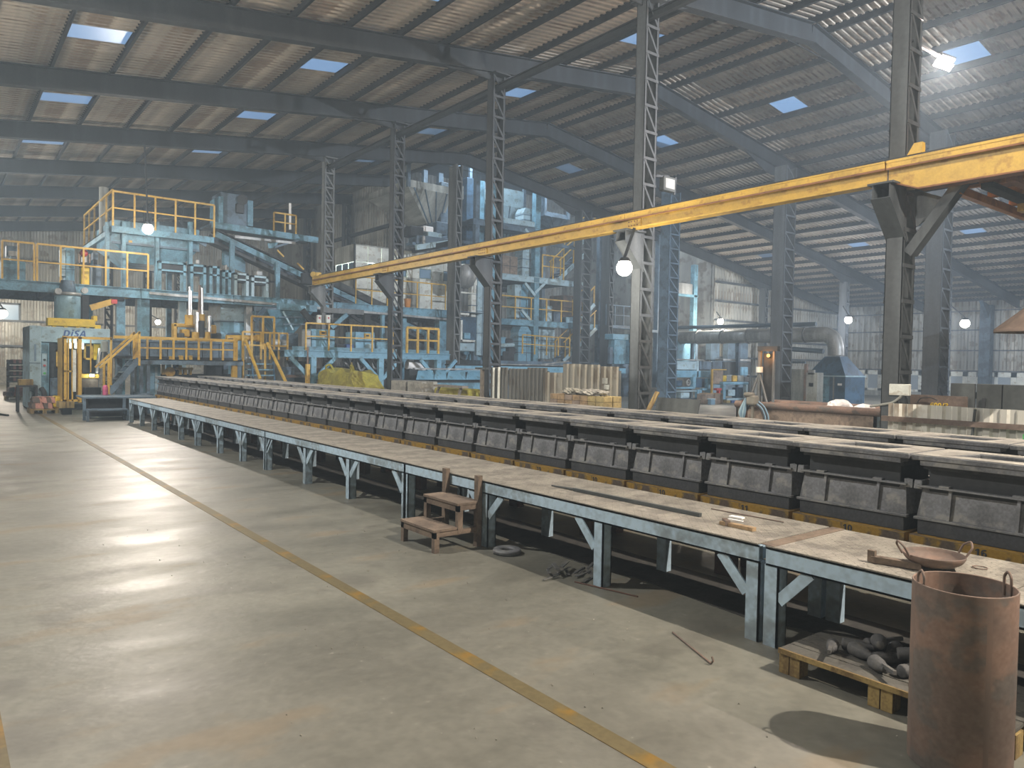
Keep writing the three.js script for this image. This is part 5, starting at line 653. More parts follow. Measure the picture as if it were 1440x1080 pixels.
// ================================================================ UPPER BLUE PLATFORM
const zU = -28.7, yU = 4.12, zUb = -33.5;
{
  const t = thing('upper_platform', 'long blue steel platform high across the hall', 'platform', [9, 0, zU]);
  for (const [a, b] of [[0.6, 5.8], [5.8, 9.0], [9.0, 13.2], [13.2, 16.2], [16.2, 19.4]]) P(t, 'front_beam', M.blue, ...ibeam(V(a, yU - 0.17, zU), V(b - 0.02, yU - 0.17, zU), 0.34, 0.16));
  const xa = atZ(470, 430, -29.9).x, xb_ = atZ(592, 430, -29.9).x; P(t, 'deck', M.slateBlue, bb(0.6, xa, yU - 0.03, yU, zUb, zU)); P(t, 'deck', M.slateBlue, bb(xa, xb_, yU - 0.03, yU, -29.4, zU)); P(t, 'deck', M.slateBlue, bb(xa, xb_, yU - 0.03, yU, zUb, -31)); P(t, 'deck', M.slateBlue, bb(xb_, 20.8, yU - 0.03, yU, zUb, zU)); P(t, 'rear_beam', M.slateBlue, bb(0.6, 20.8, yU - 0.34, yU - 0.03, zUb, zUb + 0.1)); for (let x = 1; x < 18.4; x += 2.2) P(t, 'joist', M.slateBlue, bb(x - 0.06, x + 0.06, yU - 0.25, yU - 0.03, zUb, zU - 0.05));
  P(t, 'cable_tray', M.galv, bar(atZ(0, 402, zU - 0.3), atZ(210, 412, zU - 0.3), 0.06, 0.09), bar(atZ(210, 412, zU + 0.1), atZ(640, 450, zU + 0.1), 0.06, 0.09));
  for (const [px, m, w] of [[169, M.blue, 0.14], [200, M.blue, 0.2], [256, M.bluePale, 0.12], [349, M.galv, 0.12], [567, M.blue, 0.12], [620, M.blue, 0.2]]) { const x = atZ(px, 440, zU - 0.4).x; P(t, 'column', m, bb(x - w, x + w, 0, yU - 0.3, zU - 0.4 - w, zU - 0.4 + w)); }
  P(t, 'corbel', M.slateBlue, hull([atZ(190, 412, zU - 0.4), atZ(200, 412, zU - 0.4), atZ(200, 430, zU - 0.4), atZ(190, 412, zU - 0.6), atZ(200, 430, zU - 0.6), atZ(200, 412, zU - 0.6)]));
  railing('yellow railing at the left end of the upper blue platform', V(atZ(3, 388, zU).x, yU, zU), V(atZ(48, 388, zU).x, yU, zU), 3, 1.22);
  railing('long yellow railing before the blue cabinet on the upper platform', V(atZ(52, 388, zU).x, yU, zU), V(atZ(208, 398, zU).x, yU, zU), 6, 1.22);
  const g = (n, l, c, boxes, m) => { const [b0] = boxes, q = zr(...b0); const o = thing(n, l, c, [(q[0] + q[1]) / 2, yU, q[5]]); boxes.forEach((b, i) => { const r = zr(...b); P(o, b[7] ?? (i ? 'fitting' : 'body'), b[6] ?? m, i ? bb(...r) : rb(r[0], r[1], yU, r[3], r[4], r[5], 0.03)); }); return o; };
  const pu = g('pump_unit', 'blue tank with a silvery pump on top at the left end of the upper platform', 'pump', [[2, 367, 36, 386, zU - 0.5, 0.9], [9, 346, 27, 361, zU - 0.6, 0.6, M.slateBlue, 'pump_housing'], [12, 353, 24, 360, zU - 0.5, 0.2, M.galv, 'pump_cover'], [14, 360, 16, 367, zU - 0.5, 0.3, M.bluePale, 'stand']], M.blue);
  g('blue_cabinet', 'tall blue cabinet with a pale rounded end on the upper platform', 'cabinet', [[92, 348, 105, 388, zU - 0.4, 0.6], [86, 350, 92, 388, zU - 0.42, 0.55, M.bluePale, 'pale_end'], [86, 378, 105, 379, zU - 0.38, 0.05, M.blueDeep, 'band']], M.blueBright);
  const mo = g('yellow_motor', 'bright yellow motor under a reddish-capped frame on the upper platform', 'motor', [[114, 376, 126, 390, zU - 0.35, 0.4], [110, 357, 112.5, 370, zU - 0.3, 0.1, M.tan, 'frame_leg'], [125, 357, 127.5, 370, zU - 0.3, 0.1, M.tan, 'frame_leg'], [113, 370, 127, 376, zU - 0.4, 0.3, M.black, 'mount'], [114, 360, 124, 369, zU - 0.4, 0.2, M.galv, 'coupling']], M.yellowBright); const mc = atZ(118, 356, zU - 0.35); P(mo, 'red_cap', M.red, clean(new THREE.SphereGeometry(0.13, 16, 10).translate(mc.x, mc.y, mc.z)));
  g('blue_drive', 'small grey blue drive set beside the yellow motor', 'drive', [[130, 372, 143, 391, zU - 0.6, 0.5], [131, 355, 138, 365, zU - 0.6, 0.4, M.slateBlue, 'head'], [132, 365, 137, 372, zU - 0.6, 0.2, M.dark, 'shaft']], M.slateBlue);
  // big hopper with its frame
  const h = thing('sand_hopper', 'big pale blue sand hopper under the upper gallery', 'hopper', [6.5, yU, -31]); const hz = zU - 0.9, hA = zr(158, 316, 280, 345, hz), hB = zr(178, 345, 272, 372, hz);
  P(h, 'upper_bin', M.blue, bb(hA[0], hA[1], hA[2], hA[3], hz - 3.2, hz)); P(h, 'cone', M.blue, frustum(hA[0], hA[1], hz - 3.2, hz, hA[2], hB[0] + 0.2, hB[1] - 0.4, hz - 2.4, hz - 0.3, hB[2])); P(h, 'warning_label', M.yellow, zb(181, 338, 186, 342, hz + 0.02, 0.02));
  for (const px of [149, 172, 219, 266]) { const q = zr(px, 312, px + 5, 392, hz + 0.3, 0.25); P(h, 'frame_leg', M.blue, bb(q[0], q[1], yU, q[3], q[4], q[5])); } P(h, 'mid_beam', M.slateBlue, zb(158, 345, 281, 348, hz + 0.1, 0.1)); P(h, 'brace', M.slateBlue, bar(atZ(266, 332, hz + 0.2), atZ(290, 345, hz + 0.2), 0.08, 0.14));
  // gallery
  const G = thing('top_gallery', 'narrow blue gallery around the top of the hopper', 'gallery', [6, 6, hz]); const gy = atZ(200, 322, hz + 0.5).y, gx0 = atZ(157, 315, hz + 0.5).x, gx1 = atZ(301, 326, hz + 0.5).x; P(G, 'front_beam', M.blue, bb(gx0, gx1, gy - 0.22, gy, hz + 0.42, hz + 0.52)); P(G, 'side_beam', M.bluePale, bb(gx0, gx0 + 0.1, gy - 0.22, gy, hz - 5.8, hz + 0.5)); P(G, 'deck', M.slateBlue, bb(gx0, gx1, gy - 0.04, gy, hz - 5.8, hz + 0.42));
  for (const x of [gx0 + 0.2, gx1 - 0.2]) P(G, 'column', M.blue, bb(x - 0.1, x + 0.1, 0, gy - 0.2, hz - 5.5, hz - 5.3));
  railing('yellow railing down the left side of the top gallery', V(gx0 + 0.04, gy, hz + 0.46), V(gx0 + 0.04, gy, hz - 5.7), 6, 1.25); railing('yellow railing along the front of the top gallery', V(gx0 + 0.04, gy, hz + 0.5), V(gx1, gy, hz + 0.5), 6, 1.2);
  const st = atZ(146, 275, hz - 2); one('vent_stub', 'short pale vent stub standing above the gallery corner', 'vent', M.whiteGrey, null, tube(V(st.x, gy, st.z), V(st.x, st.y + 0.3, st.z), 0.16, 16));
  // feeder frames along the deck
  const ff = [[223, 368, 262, 396], [268, 372, 290, 398], [295, 374, 309, 402], [313, 380, 325, 404], [330, 384, 350, 405], [354, 388, 378, 408]];
  ff.forEach((r, i) => { const q = zr(...r, zU - 0.35, 0.5), o = thing('feeder_frame', 'blue feeder frame on the upper platform, ' + ORD[i] + ' from the hopper', 'feeder', [(q[0] + q[1]) / 2, yU, zU - 0.5], 'feeder frames under the hopper'); const m = i > 3 ? M.bluePale : M.blue; P(o, 'frame_leg', m, bb(q[0], q[0] + 0.1, yU, q[3], q[4], q[5])); P(o, 'frame_leg', m, bb(q[1] - 0.1, q[1], yU, q[3], q[4], q[5])); P(o, 'top_rail', m, bb(q[0], q[1], q[3] - 0.08, q[3], q[4], q[5])); P(o, 'mid_rail', m, bb(q[0], q[1], (q[2] + q[3]) / 2, (q[2] + q[3]) / 2 + 0.06, q[5] - 0.08, q[5])); P(o, 'tray', M.dark, bb(q[0] + 0.1, q[1] - 0.1, q[3] - 0.35, q[3] - 0.1, q[4], q[5] - 0.1)); if (i % 2) P(o, 'motor', M.galv, rb(q[0] + 0.2, q[1] - 0.2, q[3], q[3] + 0.22, q[4] + 0.1, q[5] - 0.05, 0.06)); });
  P(t, 'wedge_chute', M.blue, hull([atZ(312, 340, -30.5), atZ(318, 340, -30.5), atZ(345, 368, -30.5), atZ(345, 384, -30.5), atZ(312, 372, -30.5), atZ(312, 340, -31.2), atZ(345, 384, -31.2), atZ(345, 368, -31.2)]));
}
{ // head platform, drive tower, long inclined conveyor
  const z = -29.6; const hp = thing('head_platform', 'blue head platform with a dark drive tower above the inclined conveyor', 'platform', [10, 6, z]); const a = atZ(298, 316, z), b = atZ(447, 338, z); const y = (a.y + b.y) / 2;
  P(hp, 'front_beam', M.blue, bar(a, b, 0.12, 0.24)); P(hp, 'deck', M.slateBlue, bar(V(a.x, a.y + 0.05, z - 0.8), V(b.x, b.y + 0.05, z - 0.8), 1.5, 0.06)); P(hp, 'under_tray', M.galv, bar(atZ(330, 333, z), atZ(415, 342, z), 0.1, 0.1)); P(hp, 'hanger_brace', M.slateBlue, bar(atZ(385, 348, z), atZ(425, 336, z), 0.06, 0.08));
  const T1 = zr(310, 272, 348, 322, z - 0.3, 1.2); P(hp, 'drive_tower', M.slateBlue, rb(T1[0], T1[1], T1[2], T1[3], T1[4], T1[5], 0.05)); P(hp, 'tower_edge', M.blue, zb(308, 276, 314, 316, z - 0.25, 1.2)); P(hp, 'pulley', M.black, tube(atZ(341, 281, z - 0.1), atZ(341, 281, z - 0.4), 0.2, 18)); P(hp, 'gearbox', M.steelDark, rb(...zr(332, 286, 344, 300, z - 0.2, 0.3), 0.05)); P(hp, 'tower_leg', M.blue, zb(348, 282, 356, 318, z - 0.4, 0.2)); P(hp, 'chute', M.blue, hull([atZ(376, 342, z), atZ(392, 341, z), atZ(384, 349, z), atZ(378, 349, z), atZ(384, 345, z - 0.5)]));
  railing('small pale yellow railing at the right end of the head platform', V(atZ(385, 323, z).x, atZ(385, 325, z).y, z), V(atZ(416, 329, z).x, atZ(416, 329, z).y, z), 3, 0.75); one('white_pole_lamp', 'slim white lamp pole on the head platform railing', 'lamp', M.paper, null, tube(atZ(408, 323, z - 0.1), atZ(408, 286, z - 0.1), 0.06, 10));
  const c = thing('inclined_conveyor', 'long blue inclined conveyor with a dark belt descending to the right', 'conveyor', [13, 4, z]); const p = atZ(303, 329, -29.9), q = atZ(676, 506, -29.9); const n = q.clone().sub(p).normalize(), up = V(-n.y, n.x, 0).multiplyScalar(Math.sign(n.x)); const off = (v, u, dz) => v.clone().addScaledVector(up, u).add(V(0, 0, dz));
  P(c, 'side_frame', M.blue, bar(off(p, 0, 0), off(q, 0, 0), 0.06, 0.22, up)); P(c, 'far_frame', M.slateBlue, bar(off(p, 0, -0.9), off(q, 0, -0.9), 0.06, 0.22, up)); P(c, 'belt', M.black, bar(off(p, 0.2, -0.45), off(q, 0.2, -0.45), 0.8, 0.05, up)); P(c, 'return_belt', M.black, bar(off(p, -0.28, -0.45), off(q, -0.28, -0.45), 0.8, 0.04, up)); P(c, 'lower_channel', M.steelDark, bar(off(p, -0.3, 0.0), off(q, -0.3, 0.0), 0.05, 0.12, up)); P(c, 'skirt', M.mid, bar(off(p.clone().lerp(q, 0.3), 0.34, -0.05), off(p.clone().lerp(q, 0.68), 0.34, -0.05), 0.04, 0.24, up));
  for (let i = 1; i < 16; i++) { const v = p.clone().lerp(q, i / 16); P(c, 'idler', M.mid, tube(off(v, -0.22, 0.02), off(v, -0.22, -0.9), 0.06, 8)); if (i % 3 === 0) P(c, 'cross_strut', M.blue, bar(off(v, 0.1, 0.03), off(v, -0.32, 0.03), 0.05, 0.06)); }
  for (const [px, py] of [[326, 405], [390, 413]]) { const f = atZ(px, py, -29.75); P(c, 'support_post', M.blue, bb(f.x - 0.09, f.x + 0.09, yU, p.y + (f.x - p.x) / (q.x - p.x) * (q.y - p.y), -29.84, -29.7)); } for (const [px, yB] of [[662, 0], [600, 0]]) { const f = atZ(px, 500, -29.75); P(c, 'support_post', M.blue, bb(f.x - 0.09, f.x + 0.09, yB, p.y + (f.x - p.x) / (q.x - p.x) * (q.y - p.y), -29.84, -29.7)); }
  P(c, 'tail_box', M.dark, rb(...zr(425, 384, 443, 400, -29.7, 0.6), 0.04)); P(c, 'tail_drum', M.yellow, tube(atZ(440.5, 386, -29.5), atZ(440.5, 386, -29.8), 0.12, 14));
  for (const [px, py] of [[390, 352], [418, 370]]) P(c, 'guard_post', M.yellow, bar(atZ(px, py, -29.8), atZ(px + 9, py + 9, -29.8), 0.06, 0.06));
}
{ // white cabin
  const z = -31.4, t = thing('control_cabin', 'white panelled control cabin standing on the upper blue platform', 'cabin', [15.8, yU, z]); const A = zr(498, 346, 640, 440, z), x0 = A[0], yT = atZ(498, 344, z).y, x1 = A[1], zb0 = z - 2.0;
  const n = 8; for (let i = 0; i < n; i++) { const a = x0 + (x1 - x0) * i / n, b = x0 + (x1 - x0) * (i + 1) / n; P(t, 'wall_panel', M.white, rb(a + 0.008, b - 0.008, yT - 0.75, yT, z - 0.06, z, 0.01)); P(t, 'wall_panel', i === 4 ? M.whiteGrey : M.white, rb(a + 0.008, b - 0.008, yU, yT - 1.25, z - 0.06, z, 0.01)); if (i % 2 === 0) P(t, 'wall_panel', M.white, rb(a + 0.008, b - 0.008, yT - 1.25, yT - 0.76, z - 0.06, z, 0.01)); else P(t, 'window_pane', M.glassBlue, bb(a + 0.03, b - 0.03, yT - 1.22, yT - 0.78, z - 0.05, z - 0.02)); }
  for (let i = 0; i < 3; i++) { const a = z - i * 0.67, b = a - 0.66; P(t, 'side_panel', M.whiteGrey, rb(x0, x0 + 0.06, yU, yT - 1.3, b, a, 0.01)); P(t, 'side_panel', M.whiteGrey, rb(x0, x0 + 0.06, yT - 0.75, yT, b, a, 0.01)); P(t, 'window_pane', M.glassBlue, bb(x0 + 0.02, x0 + 0.04, yT - 1.28, yT - 0.78, b + 0.04, a - 0.04)); }
  P(t, 'corner_post', M.mid, bb(x0 - 0.02, x0 + 0.05, yU, yT + 0.05, z - 0.04, z + 0.03)); P(t, 'roof_panel', M.whiteGrey, bb(x0, x1, yT, yT + 0.05, zb0, z)); P(t, 'back_wall', M.white, bb(x0, x1, yU, yT, zb0 - 0.05, zb0)); P(t, 'tube_light', M.glowTube, bb(x0 + 0.6, x0 + 1.7, yT - 0.86, yT - 0.82, z - 0.8, z - 0.7)); const pl = new THREE.PointLight(0xf0fff4, 22, 0, 2); pl.position.set(x0 + 1.2, yT - 0.95, z - 0.75); pl.castShadow = true; pl.name = 'lamp'; scene.add(pl);
  railing('pale yellow railing in front of the white cabin', V(atZ(500, 436, zU).x, yU, zU), V(atZ(626, 441, zU).x, yU, zU), 7, 1.15, M.yellow, 0.022); const b = atZ(573, 433, zU - 0.4); one('orange_bucket', 'small orange bucket on the upper platform before the cabin', 'bucket', M.craneOrange, null, lathe([[0.001, yU], [0.12, yU], [0.16, yU + 0.42], [0.15, yU + 0.42], [0.11, yU + 0.02], [0.001, yU + 0.02]], b.x, 0, zU - 0.4, 18));
}
// ================================================================ LOWER BLUE PLATFORM
{
  const z = -25.4, D = zr(403, 493, 632, 506, z), y = (D[3] + D[2]) / 2 + 0.12, x0 = atZ(400, 495, z).x, x1 = atZ(632, 504, z).x, t = thing('lower_platform', 'low blue steel platform carrying blue boxes behind the bulk bag', 'platform', [x0, 0, z]);
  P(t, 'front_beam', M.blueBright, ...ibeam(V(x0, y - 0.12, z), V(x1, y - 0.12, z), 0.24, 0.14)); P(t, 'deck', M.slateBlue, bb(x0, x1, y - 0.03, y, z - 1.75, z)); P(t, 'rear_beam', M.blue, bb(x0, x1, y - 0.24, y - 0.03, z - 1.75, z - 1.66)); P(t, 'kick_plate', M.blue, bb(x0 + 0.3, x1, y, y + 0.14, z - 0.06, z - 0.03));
  for (const px of [440, 535, 616]) { const x = atZ(px, 520, z).x; P(t, 'leg', M.blueBright, bb(x - 0.1, x + 0.1, 0, y - 0.24, z - 0.1, z + 0.08)); P(t, 'leg', M.slateBlue, bb(x - 0.1, x + 0.1, 0, y - 0.24, z - 1.74, z - 1.6)); for (const s of [-1, 1]) P(t, 'brace', M.blueBright, bar(V(x + s * 0.1, y - 1.0, z), V(x + s * 0.85, y - 0.24, z), 0.1, 0.14)); }
  railing('yellow railing along the lower blue platform', V(atZ(430, 492, z).x, y, z), V(atZ(552, 499, z).x, y, z), 5, 0.98, M.yellow, 0.025); railing('short double yellow railing at the right end of the lower platform', V(atZ(572, 499, z).x, y, z), V(atZ(616, 504, z).x, y, z), 4, 1.0, M.yellow, 0.04); railing('pale yellow railing at the left end of the lower platform', V(atZ(362, 490, z).x, y, z - 0.6), V(atZ(394, 491, z).x, y, z - 0.6), 3, 1.15, M.yellow, 0.03);
  const bx = (n, l, r, m, extra) => { const q = zr(...r, z - 0.5, 0.9), o = thing(n, l, 'box', [(q[0] + q[1]) / 2, y, z - 0.5]); P(o, 'body', m, rb(q[0], q[1], y, q[3], q[4], q[5], 0.03)); P(o, 'warning_plate', M.yellow, bb((q[0] + q[1]) / 2 - 0.06, (q[0] + q[1]) / 2 + 0.22, q[3] - 0.22, q[3] - 0.05, q[5], q[5] + 0.02)); P(o, 'plate_symbol', M.black, bb((q[0] + q[1]) / 2 + 0.02, (q[0] + q[1]) / 2 + 0.14, q[3] - 0.17, q[3] - 0.1, q[5] + 0.015, q[5] + 0.025)); P(o, 'seam', M.slateBlue, bb(q[0], q[1], (y + q[3]) / 2, (y + q[3]) / 2 + 0.02, q[5], q[5] + 0.012)); if (extra) P(o, 'side_cover', M.blue, rb(q[1] - 0.02, q[1] + 0.22, y, q[3], q[4] + 0.1, q[5] - 0.05, 0.02)); };
  bx('pump_box', 'bright blue box with a yellow warning plate, left of two on the lower platform', [438, 463, 464, 490], M.blueBright, true); bx('pump_box', 'bright blue box with a yellow warning plate, right of two on the lower platform', [500, 467, 527, 496], M.blueBright);
  const sm = (n, l, c, r, m, zz = z - 0.4, d = 0.4) => { const q = zr(...r, zz, d); return one(n, l, c, m, null, rb(q[0], q[1], y, q[3], q[4], q[5], 0.04)); };
  sm('steel_can', 'grey cylinder end left of the first blue pump box', 'tank', [430, 464, 438, 486], M.galv); sm('drive_motor', 'dark drive motor between the two blue pump boxes', 'motor', [473, 483, 484, 495], M.dark); sm('drive_motor', 'blue drive motor touching the right pump box', 'motor', [487, 484, 498, 495], M.navy); sm('blue_case', 'low blue case in front of the dark column', 'case', [530, 480, 550, 497], M.blue); sm('bright_case', 'bright small blue case with a rounded top right of the second pump box', 'case', [519, 484, 527, 496], M.bluePale, z - 0.2);
  // hopper with braces above
  const h = thing('discharge_hopper', 'blue discharge hopper hung between braces under the upper platform', 'hopper', [10.5, 2, -27.5]); const hz = -27.3, a = zr(375, 437, 440, 440, hz), b = zr(398, 466, 420, 468, hz); P(h, 'shell', M.blue, frustum(a[0], a[1], hz - 1.8, hz, a[3], b[0], b[1], hz - 1.2, hz - 0.5, b[2])); P(h, 'stiffener', M.bluePale, bar(atZ(398, 438, hz + 0.05), atZ(412, 464, hz + 0.05), 0.05, 0.06)); P(h, 'stiffener', M.slateBlue, bar(atZ(392, 446, hz + 0.06), atZ(437, 446, hz + 0.06), 0.04, 0.04), bar(atZ(398, 456, hz + 0.06), atZ(430, 456, hz + 0.06), 0.04, 0.04)); P(h, 'top_beam', M.blue, zb(392, 428, 446, 437, hz + 0.1, 0.2)); P(h, 'top_beam', M.slateBlue, zb(360, 432, 394, 438, hz - 0.1, 0.2)); P(h, 'brace', M.dark, bar(atZ(425, 436, hz + 0.3), atZ(440, 455, hz + 0.3), 0.15, 0.2)); P(h, 'brace', M.blueDeep, bar(atZ(372, 434, hz), atZ(358, 452, hz), 0.1, 0.14)); P(h, 'feeder_tube', M.galv, tube(atZ(380, 482, hz + 0.3), atZ(402, 484, hz + 0.3), 0.16, 14)); P(h, 'feeder_body', M.slateBlue, rb(...zr(392, 468, 420, 488, hz, 0.7), 0.05)); P(h, 'hanging_leg', M.slateBlue, zb(360, 436, 364, 500, hz - 0.4, 0.15));
  const br = thing('diagonal_frame', 'blue diagonal braces with a grey beam under the upper platform', 'frame', [13, 3, -26.8]); const zz = -27.0; P(br, 'grey_beam', M.steelPale, zb(455, 434, 512, 441, zz, 0.16)); P(br, 'brace', M.blue, bar(atZ(488, 442, zz), atZ(466, 461, zz), 0.1, 0.16)); P(br, 'brace', M.dark, bar(atZ(494, 443, zz - 0.2), atZ(512, 456, zz - 0.2), 0.08, 0.12)); P(br, 'hanging_post', M.steelPale, zb(453, 440, 458, 463, zz, 0.12)); P(br, 'post', M.dark, zb(513, 441, 521, 462, zz, 0.15)); P(br, 'post', M.blue, zb(537, 443, 541, 480, zz, 0.15));
  for (const [px, l] of [[449.5, 'left of the pair'], [462, 'right of the pair']]) { const q = zr(px - 2.8, 443, px + 2.8, 454, -26.85, 0.12), o = thing('switch_box', 'white switch box with red marks on the pale column, ' + l, 'box', [q[0], q[2], q[5]]); P(o, 'body', M.white, rb(...q, 0.01)); P(o, 'red_mark', M.red, bb((q[0] + q[1]) / 2 - 0.03, (q[0] + q[1]) / 2 + 0.03, q[2] + 0.15, q[2] + 0.22, q[5], q[5] + 0.015)); }
  // clutter on the floor beneath
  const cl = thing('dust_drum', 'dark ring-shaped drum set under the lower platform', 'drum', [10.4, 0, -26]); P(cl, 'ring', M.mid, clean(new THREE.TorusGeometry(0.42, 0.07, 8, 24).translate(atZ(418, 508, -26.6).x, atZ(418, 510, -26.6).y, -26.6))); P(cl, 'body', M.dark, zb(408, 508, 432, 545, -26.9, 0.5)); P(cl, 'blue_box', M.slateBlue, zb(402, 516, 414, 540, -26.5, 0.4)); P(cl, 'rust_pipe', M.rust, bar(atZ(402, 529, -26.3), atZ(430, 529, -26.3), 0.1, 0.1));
  const bp = thing('yellow_bollard', 'short fat yellow post at the corner of the lower platform', 'post', [10.9, 0, -25.2]); const q = zr(431, 512, 436, 540, -25.2, 0.12); P(bp, 'shaft', M.yellow, bb(q[0], q[1], 0, q[3], q[4], q[5])); P(bp, 'extension', M.rust, zb(432, 488, 434, 512, -25.22, 0.05));
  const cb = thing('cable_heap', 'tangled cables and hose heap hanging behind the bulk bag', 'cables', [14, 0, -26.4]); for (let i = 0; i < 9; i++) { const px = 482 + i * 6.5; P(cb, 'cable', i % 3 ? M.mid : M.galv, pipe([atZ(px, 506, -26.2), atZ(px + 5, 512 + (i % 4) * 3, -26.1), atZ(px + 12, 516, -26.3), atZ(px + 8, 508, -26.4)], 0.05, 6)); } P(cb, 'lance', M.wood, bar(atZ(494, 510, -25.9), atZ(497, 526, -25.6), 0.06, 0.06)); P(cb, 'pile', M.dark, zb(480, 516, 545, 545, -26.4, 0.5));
  const sk = thing('white_bundle', 'whitish rolled sheeting lying under the right end of the lower platform', 'bundle', [16, 0, -26]); P(sk, 'roll', M.paper, tube(atZ(572, 513, -26), atZ(596, 517, -26), 0.17, 14)); P(sk, 'rest', M.dark, bb(atZ(574, 517, -26).x, atZ(594, 517, -26).x, 0, atZ(584, 518, -26).y, -26.3, -25.9));
}

{ // pale tank and background columns under the upper platform
  const q = zr(310, 417, 346, 479, -29.4, 1.6), t = thing('pale_tank', 'tall pale blue rectangular tank under the upper platform behind the ram cylinder', 'tank', [(q[0] + q[1]) / 2, 0, -30]); P(t, 'upper_shell', M.bluePale, rb(q[0], q[1], (q[2] + q[3]) / 2 - 0.1, q[3], q[4], q[5], 0.03)); P(t, 'lower_shell', M.blueBright, rb(q[0], q[1], 0.4, (q[2] + q[3]) / 2 - 0.14, q[4], q[5], 0.03)); P(t, 'band', M.slateBlue, bb(q[0] - 0.03, q[1] + 0.03, (q[2] + q[3]) / 2 - 0.14, (q[2] + q[3]) / 2 - 0.1, q[4], q[5] + 0.03)); P(t, 'foot', M.dark, bb(q[0] + 0.1, q[1] - 0.1, 0, 0.4, q[4] + 0.1, q[5] - 0.1));
  for (const [px, l] of [[207, 'left of the far globe lamp'], [251, 'right of the far globe lamp'], [152, 'behind the yellow jib']]) laced('rear_column', 'dark laced column under the upper platform, ' + l, atZ(px, 450, -40).x, -40, rafterY(atZ(px, 450, -40).x), 0.36, 0.3, M.steelDark, { far: true, step: 0.5 });
  for (const [k, l] of [[5, 'hidden behind the dark crane column'], [6, 'at the end of the hanging partition'], [7, 'farthest, left of the white cabin']]) laced('plant_column', 'dark laced column under the hanging partition, ' + l, 18.15, ZK(k), rafterY(18.15), 0.34, 0.4, M.steelDark, { far: true, step: 0.6 });
}

